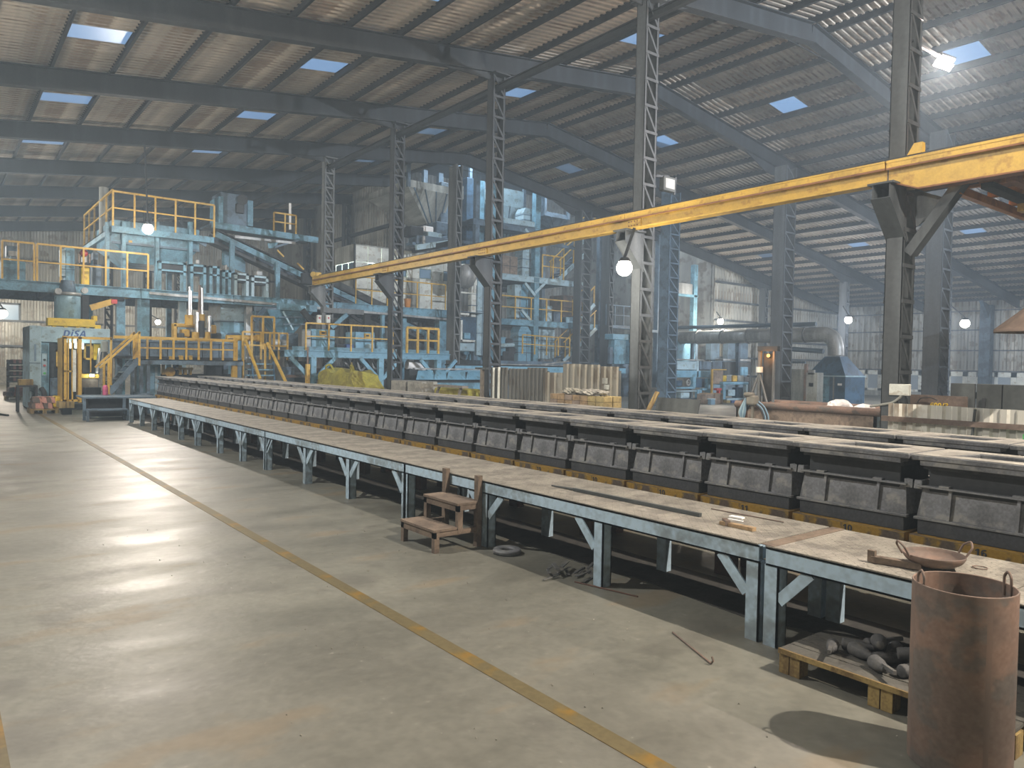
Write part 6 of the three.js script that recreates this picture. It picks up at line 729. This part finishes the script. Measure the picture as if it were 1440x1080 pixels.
// ================================================================ SAND PLANT TOWER
laced('plant_column', 'brown grey laced column at the left front of the sand plant', 18.15, ZK(4), rafterY(18.15) - 0.05, 0.34, 0.6, M.steelPale, { step: 0.75 });
laced('plant_column', 'hazy laced column at the right of the sand plant stairs', 27.6, ZK(4) + 0.1, 9.0, 0.34, 0.6, M.steel, { far: true, step: 0.75 });
const zP = -29.6;
{
  const t = thing('plant_tower', 'blue steel frame tower of the sand plant with three floors', 'tower', [22, 0, zP]);
  const Y = (px, py) => atZ(px, py, zP).y, X = (px) => atZ(px, 420, zP).x;
  const yA = Y(752, 451), yB = Y(752, 390), yC = Y(730, 318), x0 = X(662), x1 = X(842);
  for (const [px, w, m] of [[752, 0.16, M.blue], [690, 0.14, M.blue], [668, 0.12, M.slateBlue], [842, 0.12, M.slateBlue]]) { const x = X(px); P(t, 'column', m, bb(x - w, x + w, 0, 11.2, zP - w, zP + w)); P(t, 'column', M.slateBlue, bb(x - w, x + w, 0, 12, zP - 5, zP - 5 + 2 * w)); }
  for (const [y, xa, xb_, m] of [[yA, x0, x1, M.blue], [yB, x0, X(828), M.bluePale], [yC, x0, X(756), M.slateBlue]]) { P(t, 'floor_beam', m, ibeam(V(xa, y - 0.15, zP + 0.1), V(xb_, y - 0.15, zP + 0.1), 0.3, 0.14)); P(t, 'floor_plate', M.slateBlue, bb(xa, xb_, y - 0.03, y, zP - 5, zP + 0.05)); P(t, 'floor_beam', M.slateBlue, bb(xa, xb_, y - 0.3, y - 0.05, zP - 5.1, zP - 4.95)); }
  for (const [a, b] of [[[745, 450], [733, 436]], [[738, 398], [752, 416]], [[766, 398], [752, 412]], [[738, 322], [752, 340]]]) P(t, 'knee_brace', M.bluePale, bar(atZ(...a, zP + 0.12), atZ(...b, zP + 0.12), 0.1, 0.14));
  P(t, 'top_beam', M.bluePale, bar(atZ(585, 348, zP + 0.3), atZ(640, 340, zP + 0.3), 0.16, 0.24), bar(atZ(708, 310, zP), atZ(755, 317, zP), 0.16, 0.26)); P(t, 'top_beam', M.slateBlue, bar(atZ(750, 340, zP), atZ(826, 352, zP), 0.12, 0.16));
  railing('pale yellow railing on the first floor of the plant tower', V(X(700), yA, zP + 0.1), V(X(808), yA, zP + 0.1), 6, 1.15, M.yellow, 0.028); railing('faint yellow railing on the second floor of the plant tower', V(X(760), yB, zP + 0.1), V(X(790), yB, zP + 0.1), 3, 1.2, M.yellow, 0.028); railing('yellow railing by the blue duct foot on the plant tower ground level', V(X(722), Y(740, 498), zP + 0.8), V(X(788), Y(740, 500), zP + 0.8), 5, 0.95, M.yellow, 0.026);
  P(t, 'ground_plinth', M.slateBlue, bb(x0, x1 + 2, 0, Y(740, 508), zP - 4, zP + 0.9));
  // ducts and lockers on the floors
  const duct = (label, r, m, round, z = zP - 0.4, d = 0.7) => { const q = zr(...r, z, d), o = thing('duct', label, 'duct', [(q[0] + q[1]) / 2, q[2], z]); P(o, 'shaft', m, rb(q[0], q[1], q[2], q[3] - (round ? (q[1] - q[0]) / 3 : 0), q[4], q[5], 0.04)); if (round) P(o, 'curved_top', m, hull([V(q[0], q[3] - (q[1] - q[0]) / 3, q[5]), V(q[1], q[3] - (q[1] - q[0]) / 3, q[5]), V(q[0], q[3] - (q[1] - q[0]) / 3, q[4]), V(q[1], q[3] - (q[1] - q[0]) / 3, q[4]), V(q[0] + 0.15, q[3], q[5]), V(q[1] - 0.25, q[3], q[5]), V(q[0] + 0.15, q[3], q[4]), V(q[1] - 0.25, q[3], q[4])])); for (let k = 1; k < 3; k++) { const y = q[2] + (q[3] - q[2]) * k / 3.4; P(o, 'flange', M.slateBlue, bb(q[0] - 0.02, q[1] + 0.02, y, y + 0.04, q[4], q[5] + 0.03)); } P(o, 'seam', M.slateBlue, bb((q[0] + q[1]) / 2 + 0.1, (q[0] + q[1]) / 2 + 0.13, q[2], q[3] - 0.3, q[5], q[5] + 0.02)); return o; };
  duct('round-shouldered pale blue duct high on the plant tower', [735, 348, 751, 390], M.bluePale, true); duct('bright blue duct on the middle level of the plant tower', [732, 400, 750, 447], M.blueBright, true); duct('pale square duct beside the bright blue one', [724, 400, 733, 447], M.bluePale, false, zP - 0.3); duct('round-topped bright blue duct at the tower ground level', [729, 459, 747, 512], M.blueBright, true, zP + 0.2); duct('wide light blue bin right of the tower post', [758, 461, 780, 505], M.bluePale, false, zP - 0.6, 1.2); duct('small blue grated duct just under the plant roof', [736, 293, 753, 318], M.bluePale, true); duct('slim white duct beside the dark crane column', [663, 392, 671, 446], M.white, false, zP + 0.4, 0.3); duct('tall pale blue pipe shaft behind the dark crane column', [671, 395, 680, 500], M.bluePale, false, zP + 0.3, 0.3);
  const lock = (n, l, r, m, z = zP - 0.8, d = 0.8) => { const q = zr(...r, z, d), o = thing(n, l, 'cabinet', [(q[0] + q[1]) / 2, q[2], z]); P(o, 'body', m, rb(q[0], q[1], q[2], q[3], q[4], q[5], 0.02)); P(o, 'door_gap', M.dark, bb((q[0] + q[1]) / 2 - 0.015, (q[0] + q[1]) / 2 + 0.015, q[2] + 0.05, q[3] - 0.05, q[5], q[5] + 0.012)); P(o, 'shelf_gap', M.dark, bb(q[0] + 0.05, q[1] - 0.05, (q[2] + q[3]) / 2, (q[2] + q[3]) / 2 + 0.03, q[5], q[5] + 0.012)); };
  lock('brown_cabinet', 'reddish brown panelled cabinet on the second tower floor', [706, 360, 728, 389], M.tan); lock('brown_cabinet', 'large reddish brown cabinet on the first tower floor behind the railing', [792, 416, 818, 452], M.rust, zP - 1.4, 1.2); lock('grey_cabinet', 'dark bluish cabinet beside the large brown one on the first tower floor', [818, 418, 832, 452], M.slateBlue, zP - 1.4, 1.2);
  const mach = thing('pump_cluster', 'cluster of small blue pumps behind the first floor railing', 'pumps', [25, yA, zP - 0.8]); for (const [r, m] of [[[762, 432, 769, 450], M.blue], [[770, 430, 777, 450], M.bluePale], [[779, 438, 789, 452], M.slateBlue], [[796, 446, 808, 455], M.blue], [[812, 444, 818, 454], M.yellow]]) { const q = zr(...r, zP - 0.5, 0.4); P(mach, 'pump', m, rb(q[0], q[1], yA, q[3], q[4], q[5], 0.05)); }
  // stairs
  const stair = (label, a, b, z, n) => { const o = thing('plant_stairs', label, 'stairs', atZ(...a, z).toArray()); const p = atZ(...a, z), q = atZ(...b, z); P(o, 'stringer', M.bluePale, bar(p, q, 0.06, 0.2)); P(o, 'stringer', M.slateBlue, bar(p.clone().add(V(0, 0, -0.8)), q.clone().add(V(0, 0, -0.8)), 0.06, 0.2)); for (let i = 1; i < n; i++) { const v = p.clone().lerp(q, i / n); P(o, 'tread', M.slateBlue, bb(v.x - 0.14, v.x + 0.14, v.y, v.y + 0.03, z - 0.8, z)); } for (const dz of [0, -0.8]) { P(o, 'handrail', M.yellow, bar(p.clone().add(V(0, 1.0, dz)), q.clone().add(V(0, 1.0, dz)), 0.05, 0.05)); for (let i = 0; i < 3; i++) { const v = p.clone().lerp(q, 0.05 + i * 0.45); P(o, 'rail_post', M.yellow, bb(v.x - 0.025, v.x + 0.025, v.y, v.y + 1, z + dz - 0.025, z + dz + 0.025)); } } return o; };
  stair('upper yellow-railed stair climbing right on the plant tower', [786, 393], [826, 355], zP - 0.1, 9); stair('lower yellow-railed stair climbing right from the tower base', [792, 508], [838, 462], zP + 0.3, 9); stair('short hazy stair right of the brown cabinet', [818, 448], [836, 428], zP + 0.1, 5); stair('top stair stub under the tower roof', [806, 352], [838, 325], zP - 0.6, 6);
  // hoppers
  const hop = (label, a, b, z, d, m, ribs) => { const A = zr(...a, z, d), B = zr(...b, z - d * 0.3, d * 0.4), o = thing('storage_hopper', label, 'hopper', [(A[0] + A[1]) / 2, B[2], z]); P(o, 'bin', m, bb(A[0], A[1], A[2], A[3], A[4], A[5])); P(o, 'cone', m, frustum(A[0], A[1], A[4], A[5], A[2], B[0], B[1], B[4], B[5], B[2])); for (let i = 0; i < ribs; i++) { const u = (i + 0.5) / ribs; P(o, 'rib', M.slateBlue, bar(V(A[0] + (A[1] - A[0]) * u, A[2], A[5] + 0.02), V(B[0] + (B[1] - B[0]) * u, B[2], B[5] + 0.02), 0.05, 0.06)); } P(o, 'gate', M.mid, bb(B[0] - 0.05, B[1] + 0.05, B[2] - 0.35, B[2], B[4], B[5])); P(o, 'hanger', M.slateBlue, bb(A[0] - 0.05, A[0] + 0.1, A[2], 13.9, A[5] - 0.1, A[5] + 0.05), bb(A[1] - 0.1, A[1] + 0.05, A[2], 13.9, A[5] - 0.1, A[5] + 0.05)); };
  hop('large pale ribbed hopper behind the laced plant column', [574, 258, 636, 268], [600, 314, 620, 316], -30.5, 4, M.whiteGrey, 4); hop('second pale hopper between the dark column and tower post', [696, 266, 738, 290], [706, 336, 716, 338], -31, 3, M.bluePale, 3); hop('pale hopper edge right of the laced plant column', [644, 262, 662, 280], [648, 292, 654, 294], -31.5, 2, M.whiteGrey, 1); hop('small blue hopper tucked high right of the tower post', [766, 300, 800, 306], [776, 320, 788, 322], -32, 2, M.slateBlue, 2);
  const pm = thing('gate_actuators', 'cluster of gate actuators and pale pipes under the large hopper', 'actuator', [20, 7, -30]); for (const [r, m] of [[[596, 318, 610, 326], M.paper], [[602, 326, 622, 334], M.bluePale], [[578, 318, 596, 332], M.dark], [[614, 312, 630, 330], M.slateBlue], [[586, 332, 632, 346], M.slateBlue]]) P(pm, 'actuator', m, rb(...zr(...r, -30.2, 0.8), 0.05)); P(pm, 'pipe', M.galv, tube(atZ(596, 332, -30), atZ(596, 350, -30), 0.08, 10)); P(pm, 'support', M.slateBlue, zb(580, 344, 640, 348, -30.3, 0.6));
  const fl = thing('filter_shafts', 'tall dark blue filter shafts rising behind the crane column', 'shaft', [22, 6, -31]); for (const [r, m] of [[[656, 250, 668, 385], M.blueDeep], [[666, 252, 674, 385], M.slateBlue], [[674, 254, 681, 385], M.blue], [[620, 256, 630, 350], M.slateBlue]]) P(fl, 'shaft', m, rb(...zr(...r, -31.2, 0.6), 0.03)); P(fl, 'tie', M.slateBlue, zb(640, 340, 690, 344, -31, 0.15));
  const tk = thing('round_tank', 'pale shiny round-bottomed tank on brackets at tower mid height', 'tank', [20, 4, -29]); const c = atZ(655, 390, -28.9); P(tk, 'vessel', M.galv, lathe([[0.001, c.y - 0.55], [0.35, c.y - 0.4], [0.52, c.y], [0.52, c.y + 0.5], [0.3, c.y + 0.6], [0.001, c.y + 0.6]], c.x, 0, c.z, 24)); P(tk, 'cage', M.white, zb(667, 372, 668.5, 412, -28.6, 0.06), zb(648, 411, 669, 413, -28.6, 0.06), zb(648, 372, 669, 374, -28.6, 0.06)); P(tk, 'hang_bracket', M.slateBlue, zb(640, 380, 650, 384, -28.7, 0.2));
  const wf = thing('white_pipe_frame', 'white square pipe frame with small blue valves beside the conveyor foot', 'pipes', [20, 2, -28.6]); P(wf, 'pipe', M.white, zb(648, 450, 650.5, 480, -28.5, 0.08), zb(648, 478, 668, 480.5, -28.5, 0.08), zb(645, 440, 660, 443, -28.5, 0.1)); P(wf, 'valve', M.blueBright, rb(...zr(653, 468, 662, 477, -28.6, 0.25), 0.04)); P(wf, 'panel', M.blueDeep, zb(648, 446, 670, 478, -29.2, 0.1)); P(wf, 'head_box', M.bluePale, rb(...zr(645, 482, 668, 494, -28.9, 0.6), 0.05));
  const vf = thing('vibrating_feeder', 'dark vibrating feeder with a pale blue cross pipe at the tower foot', 'feeder', [23, 2, -28.6]); P(vf, 'cross_pipe', M.bluePale, tube(atZ(703, 486, -28.6), atZ(722, 485, -28.6), 0.1, 12)); for (const r of [[712, 476, 722, 484], [708, 494, 724, 514], [716, 488, 726, 498]]) P(vf, 'drive', M.dark, rb(...zr(...r, -28.8, 0.4), 0.08)); P(vf, 'stand', M.blue, zb(704, 474, 711, 500, -28.9, 0.1));
  // long blue casting trough low in front
  const g = thing('casting_trough', 'long pale blue casting trough with sloped panels behind the trestle', 'trough', [17, 0, -24.5]); const zg = -24.4; for (const [a, b] of [[585, 610], [610, 628], [628, 655], [655, 676]]) P(g, 'panel', M.blueBright, hull([atZ(a + 3, 521 + (a - 585) * 0.02, zg), atZ(b - 1, 521 + (a - 585) * 0.02, zg), atZ(b, 534, zg + 0.3), atZ(a, 534, zg + 0.3), atZ(a + 3, 521, zg - 0.1), atZ(b - 1, 521, zg - 0.1), atZ(a, 534, zg - 0.1), atZ(b, 534, zg - 0.1)])); P(g, 'rim', M.galv, zb(583, 518, 680, 520, zg + 0.1, 0.15)); P(g, 'base', M.blue, zb(600, 535, 680, 552, zg, 0.8)); P(g, 'dark_base', M.dark, zb(585, 534, 680, 538, zg + 0.05, 0.6), bb(atZ(590, 540, zg).x, atZ(675, 540, zg).x, 0, 0.6, zg - 0.8, zg - 0.1));
  const r2 = thing('cooling_conveyor', 'long low pale blue conveyor running behind the grey screens', 'conveyor', [22, 0, -25.5]); P(r2, 'side_frame', M.blueBright, zb(640, 516, 880, 524, -25.6, 0.12)); P(r2, 'rail', M.galv, bar(atZ(760, 513, -25.5), atZ(800, 508, -25.5), 0.06, 0.06), zb(680, 512.5, 830, 514, -25.5, 0.08)); for (const px of [690, 740, 800, 858]) { const x = atZ(px, 530, -25.7).x; P(r2, 'leg', M.blue, bb(x - 0.08, x + 0.08, 0, atZ(px, 524, -25.7).y, -25.8, -25.66)); } P(r2, 'belt', M.dark, zb(640, 514, 880, 516, -25.7, 0.8));
}
// ================================================================ HAZY AREA RIGHT OF THE TOWER
{
  const z = -27.2, G = (n, l, c, boxes, zz = z) => { const o = thing(n, l, c, [atZ((boxes[0][0][0] + boxes[0][0][2]) / 2, 520, zz).x, 0, zz]); for (const [r, m, name, d, dz] of boxes) { const q = zr(...r, zz + (dz ?? 0), d ?? 0.3); P(o, name, m, rb(...q, Math.min(0.03, (q[1] - q[0]) / 4, (q[3] - q[2]) / 4))); } return o; };
  G('duct_tower', 'hazy blue frame with grated box behind the aisle column', 'frame', [[[905, 300, 909, 545], M.slateBlue, 'column', 0.3], [[925, 330, 930, 545], M.slateBlue, 'column', 0.3], [[976, 372, 981, 470], M.blue, 'column', 0.3], [[952, 413, 982, 417], M.blue, 'beam', 0.3], [[952, 398, 974, 414], M.galv, 'grated_box', 0.6], [[905, 464, 940, 468], M.slateBlue, 'beam', 0.3], [[860, 458, 905, 463], M.slateBlue, 'beam', 0.3], [[886, 470, 898, 512], M.blue, 'box', 0.6], [[952, 480, 978, 508], M.blueBright, 'casing', 0.8], [[976, 480, 981, 545], M.slateBlue, 'column', 0.3]]);
  railing('faint blue railing on the hazy link bridge right of the plant', V(atZ(852, 458, z).x, atZ(870, 458, z).y, z), V(atZ(900, 462, z).x, atZ(870, 458, z).y, z), 5, 1.05, M.slateBlue, 0.025);
  G('transfer_hopper', 'bright blue transfer hopper low behind the near laced column', 'hopper', [[[862, 470, 884, 478], M.blueBright, 'rim', 0.6], [[864, 478, 880, 512], M.blue, 'body', 0.6], [[858, 488, 862, 512], M.slateBlue, 'leg', 0.2]], -26.6);
  // large pipe, elbow, hood
  const p = thing('extraction_pipe', 'long pale extraction pipe bending down into a blue grey hood', 'pipe', [38, 3, -20]); const Xp = 33.5, a = atX(945, 476, Xp), b = atX(1152, 469.5, Xp), y = (a.y + b.y) / 2, zE = b.z, r = 0.36;
  P(p, 'straight_run', M.galv, tube(V(Xp, y, -27.3), V(Xp, y, zE), r, 20)); for (let zz = -26; zz < zE; zz += 1.6) P(p, 'flange', M.steelPale, tube(V(Xp, y, zz), V(Xp, y, zz + 0.06), r + 0.05, 20)); P(p, 'elbow', M.galv, pipe([V(Xp, y, zE - 0.05), V(Xp, y, zE + 0.35), V(Xp, y - 0.2, zE + 0.7), V(Xp, y - 0.6, zE + 0.85), V(Xp, y - 1.0, zE + 0.87)], r, 18, 30)); P(p, 'upper_pipe', M.slateBlue, tube(V(Xp - 0.3, y + 0.55, -27.3), V(Xp - 0.3, y + 0.5, zE), 0.1, 10)); P(p, 'thin_pipe', M.slateBlue, tube(atX(1115, 491, Xp), atX(1158, 494, Xp), 0.12, 10));
  for (const zz of [-26.5, -23.5]) P(p, 'stand', M.slateBlue, bb(Xp - 0.08, Xp + 0.08, 0, y - r, zz, zz + 0.16));
  const h = thing('extraction_hood', 'blue grey sheet metal hood cabinet with a pyramid top', 'hood', [Xp, 0, zE + 0.9]); const zc = zE + 0.88, w = 0.95, yb = y - 1.95, yt = y - 1.05; P(h, 'pyramid', M.blueDeep, frustum(Xp - 0.9, Xp + 0.9, zc - w, zc + w, yb, Xp - r, Xp + r, zc - r, zc + r, yt)); P(h, 'side_panel', M.blue, bb(Xp - 0.9, Xp - 0.86, 0.05, yb, zc - w, zc + 0.2)); P(h, 'dark_panel', M.blueDeep, bb(Xp - 0.9, Xp - 0.84, 0.05, yb, zc + 0.2, zc + w)); P(h, 'body', M.blueDeep, bb(Xp - 0.84, Xp + 0.9, 0, yb, zc - w, zc + w)); P(h, 'seam_strip', M.galv, bb(Xp - 0.93, Xp - 0.9, 0.05, yb, zc + 0.38, zc + 0.44)); P(h, 'name_plate', M.paper, bb(Xp - 0.92, Xp - 0.9, 1.0, 1.1, zc + 0.6, zc + 0.8)); P(h, 'edge_rim', M.bluePale, bb(Xp - 0.95, Xp + 0.95, yb - 0.04, yb + 0.02, zc - w - 0.03, zc + w + 0.03));
  const xb2 = (n, l, c, x, boxes) => { const o = thing(n, l, c, [x, 0, atX(boxes[0][0][0], 540, x).z]); for (const [r2, m, name, d, ground] of boxes) { const q = xr(...r2, x, d ?? 0.3); P(o, name, m, rb(q[0], q[1], ground ? 0 : q[2], q[3], Math.min(q[4], q[5]), Math.max(q[4], q[5]), 0.01)); } return o; };
  xb2('control_stand', 'pale green control stand with a red post left of the hood', 'stand', 30, [[[1133, 524, 1149, 562], M.whiteGrey, 'body', 0.5, true], [[1130, 512, 1134, 562], M.rust, 'red_post', 0.15, true], [[1136, 520, 1145, 527], M.galv, 'gauge_row', 0.1], [[1137, 538, 1144, 544], M.dark, 'handle_row', 0.05]]);
  xb2('pale_partition', 'pale grey low partition left of the control stand', 'partition', 34, [[[1108, 519, 1132, 558], M.whiteGrey, 'panel', 0.1, true], [[1108, 508, 1132, 511], M.slateBlue, 'rail', 0.1]]);
  // blue feeder line and benches
  G('shakeout_feeder', 'pale blue shakeout feeder with side rails behind the second column', 'feeder', [[[947, 508, 980, 520], M.bluePale, 'trough', 0.8], [[947, 521, 1000, 531], M.blueBright, 'deck', 1.0], [[947, 505, 990, 507], M.galv, 'top_rail', 0.1], [[980, 505, 983, 531], M.bluePale, 'upright', 0.1], [[1000, 508, 1002, 531], M.bluePale, 'upright', 0.1], [[984, 508, 1016, 520], M.slateBlue, 'hood', 0.8], [[946, 505, 949, 560], M.bluePale, 'upright', 0.1]], -23.2);
  const sh = G('shot_machine', 'bright blue machine frame with a round wheel under the feeder', 'machine', [[[946, 544, 978, 547], M.blueBright, 'top_bar', 0.2], [[947, 549, 980, 551], M.bluePale, 'mid_bar', 0.2], [[946, 544, 949, 567], M.blueBright, 'leg', 0.2], [[981, 548, 987, 566], M.blueBright, 'leg', 0.2], [[975, 530, 979, 545], M.blueBright, 'post', 0.2], [[995, 532, 1000, 552], M.blueBright, 'post', 0.2], [[988, 546, 1000, 549], M.blueBright, 'beam', 0.2], [[958, 552, 970, 560], M.bluePale, 'gear_cover', 0.3], [[951, 560, 982, 567], M.slateBlue, 'sump', 0.4], [[979, 532, 994, 545], M.blueDeep, 'dark_panel', 0.3, -0.3], [[947, 535, 960, 543], M.blueDeep, 'dark_panel', 0.3, -0.3]], -22.8); { const w = atZ(968, 538, -22.7); P(sh, 'wheel', M.galv, clean(new THREE.TorusGeometry(0.13, 0.035, 8, 20).translate(w.x, w.y, w.z)), tube(V(w.x, w.y, w.z - 0.1), w, 0.04, 10)); }
  G('work_bench', 'bright blue steel bench with open shelves in the hazy aisle', 'bench', [[[1017, 537, 1053, 541], M.blueBright, 'top', 0.8], [[1017, 541, 1021, 562], M.blueBright, 'leg', 0.2], [[1049, 541, 1052, 564], M.bluePale, 'leg', 0.2], [[1022, 560, 1050, 563], M.bluePale, 'shelf', 0.6], [[1024, 548, 1034, 557], M.bluePale, 'bin', 0.3], [[1036, 545, 1048, 560], M.blueDeep, 'dark_bin', 0.3, -0.2]], -22.4);
  const bt = (n, l, c, r, m, zz) => { const q = zr(...r, zz, 0.3); return one(n, l, c, m, null, rb(...q, 0.03)); };
  bt('yellow_case', 'bright yellow case on the blue bench, the darker orange one', 'case', [1017, 528, 1022, 536.6], M.yellowBright, -22.7); bt('yellow_case', 'bright yellow case standing in the middle of the blue bench', 'case', [1031, 528, 1037, 536.6], M.yellow, -22.7); bt('grey_case', 'grey machine case between the yellow cases on the bench', 'case', [1022.5, 527, 1030, 536.6], M.galv, -22.8); bt('green_grey_case', 'green grey rounded case right of the yellow cases', 'case', [1038, 528, 1046, 536.6], M.whiteGrey, -22.8); bt('grey_case', 'small grey case at the right end of the bench', 'case', [1047, 530, 1054, 536.6], M.steelPale, -22.8);
  bt('blue_bin', 'blue plastic bin high behind the bench', 'bin', [1041, 516, 1052, 528], M.blueBright, -23.4); G('dark_shelf', 'dark shelving frame behind the blue bench', 'shelf', [[[1017, 509, 1056, 527], M.mid, 'back', 0.2], [[1017, 505, 1056, 508], M.galv, 'top', 0.5], [[1017, 509, 1019, 566], M.mid, 'leg', 0.2], [[1054, 509, 1056, 566], M.mid, 'leg', 0.2], [[1038, 526, 1056, 528], M.galv, 'board', 0.5]], -23.5);
  G('screened_panel', 'brown mesh panel in a thin yellow frame left of the bench', 'panel', [[[1002, 520, 1017, 540], M.tan, 'mesh', 0.06], [[1001, 519.5, 1003, 566], M.yellow, 'post', 0.1, 0.05], [[1002, 519, 1022, 520.5], M.yellow, 'top_bar', 0.1, 0.05]], -22.6);
  G('carton', 'brown carton on the floor before the bench, left of two', 'carton', [[[992, 554, 1005, 568], M.tan, 'body', 0.5], [[993, 553, 1004, 554.5], M.brick, 'flap', 0.4]], -21.6); G('carton', 'brown carton on the floor before the bench, right of two', 'carton', [[[1006, 554, 1017, 569], M.tan, 'body', 0.5], [[1007, 553, 1016, 554.5], M.brick, 'flap', 0.4]], -21.5); G('blue_pail', 'small blue pail in front of the two brown cartons', 'pail', [[[1000, 562, 1006, 571], M.hoseBlue, 'body', 0.2], [[999.5, 560.5, 1006.5, 562], M.bluePale, 'lid', 0.22]], -21.1);
  one('red_cap', 'small red valve cap above the cartons', 'valve', M.red, null, zb(1008, 546, 1015, 549, -22.4, 0.2), zb(1011, 549, 1013, 556, -22.4, 0.15)); one('cream_bin', 'small cream bin under the bench end', 'bin', M.brickPale, null, zb(1022, 563, 1027, 570, -21.8, 0.2)); one('blue_sack', 'small blue sack beside the cream bin', 'sack', M.navy, null, rb(...zr(1029, 563, 1036, 570, -21.8, 0.25), 0.04));
  const wr = thing('wall_panel_box', 'dark grey hazy switch cabinets on the gable behind the bench', 'cabinet', [34, 2, -27.4]); for (const r2 of [[1024, 480, 1034, 505], [1036, 478, 1052, 505], [1000, 478, 1012, 506]]) P(wr, 'cabinet', M.slateBlue, rb(...zr(...r2, -27.3, 0.4), 0.02)); P(wr, 'stand', M.slateBlue, zb(1000, 506, 1052, 566, -27.5, 0.1));
}
renderer.render(scene, camera);
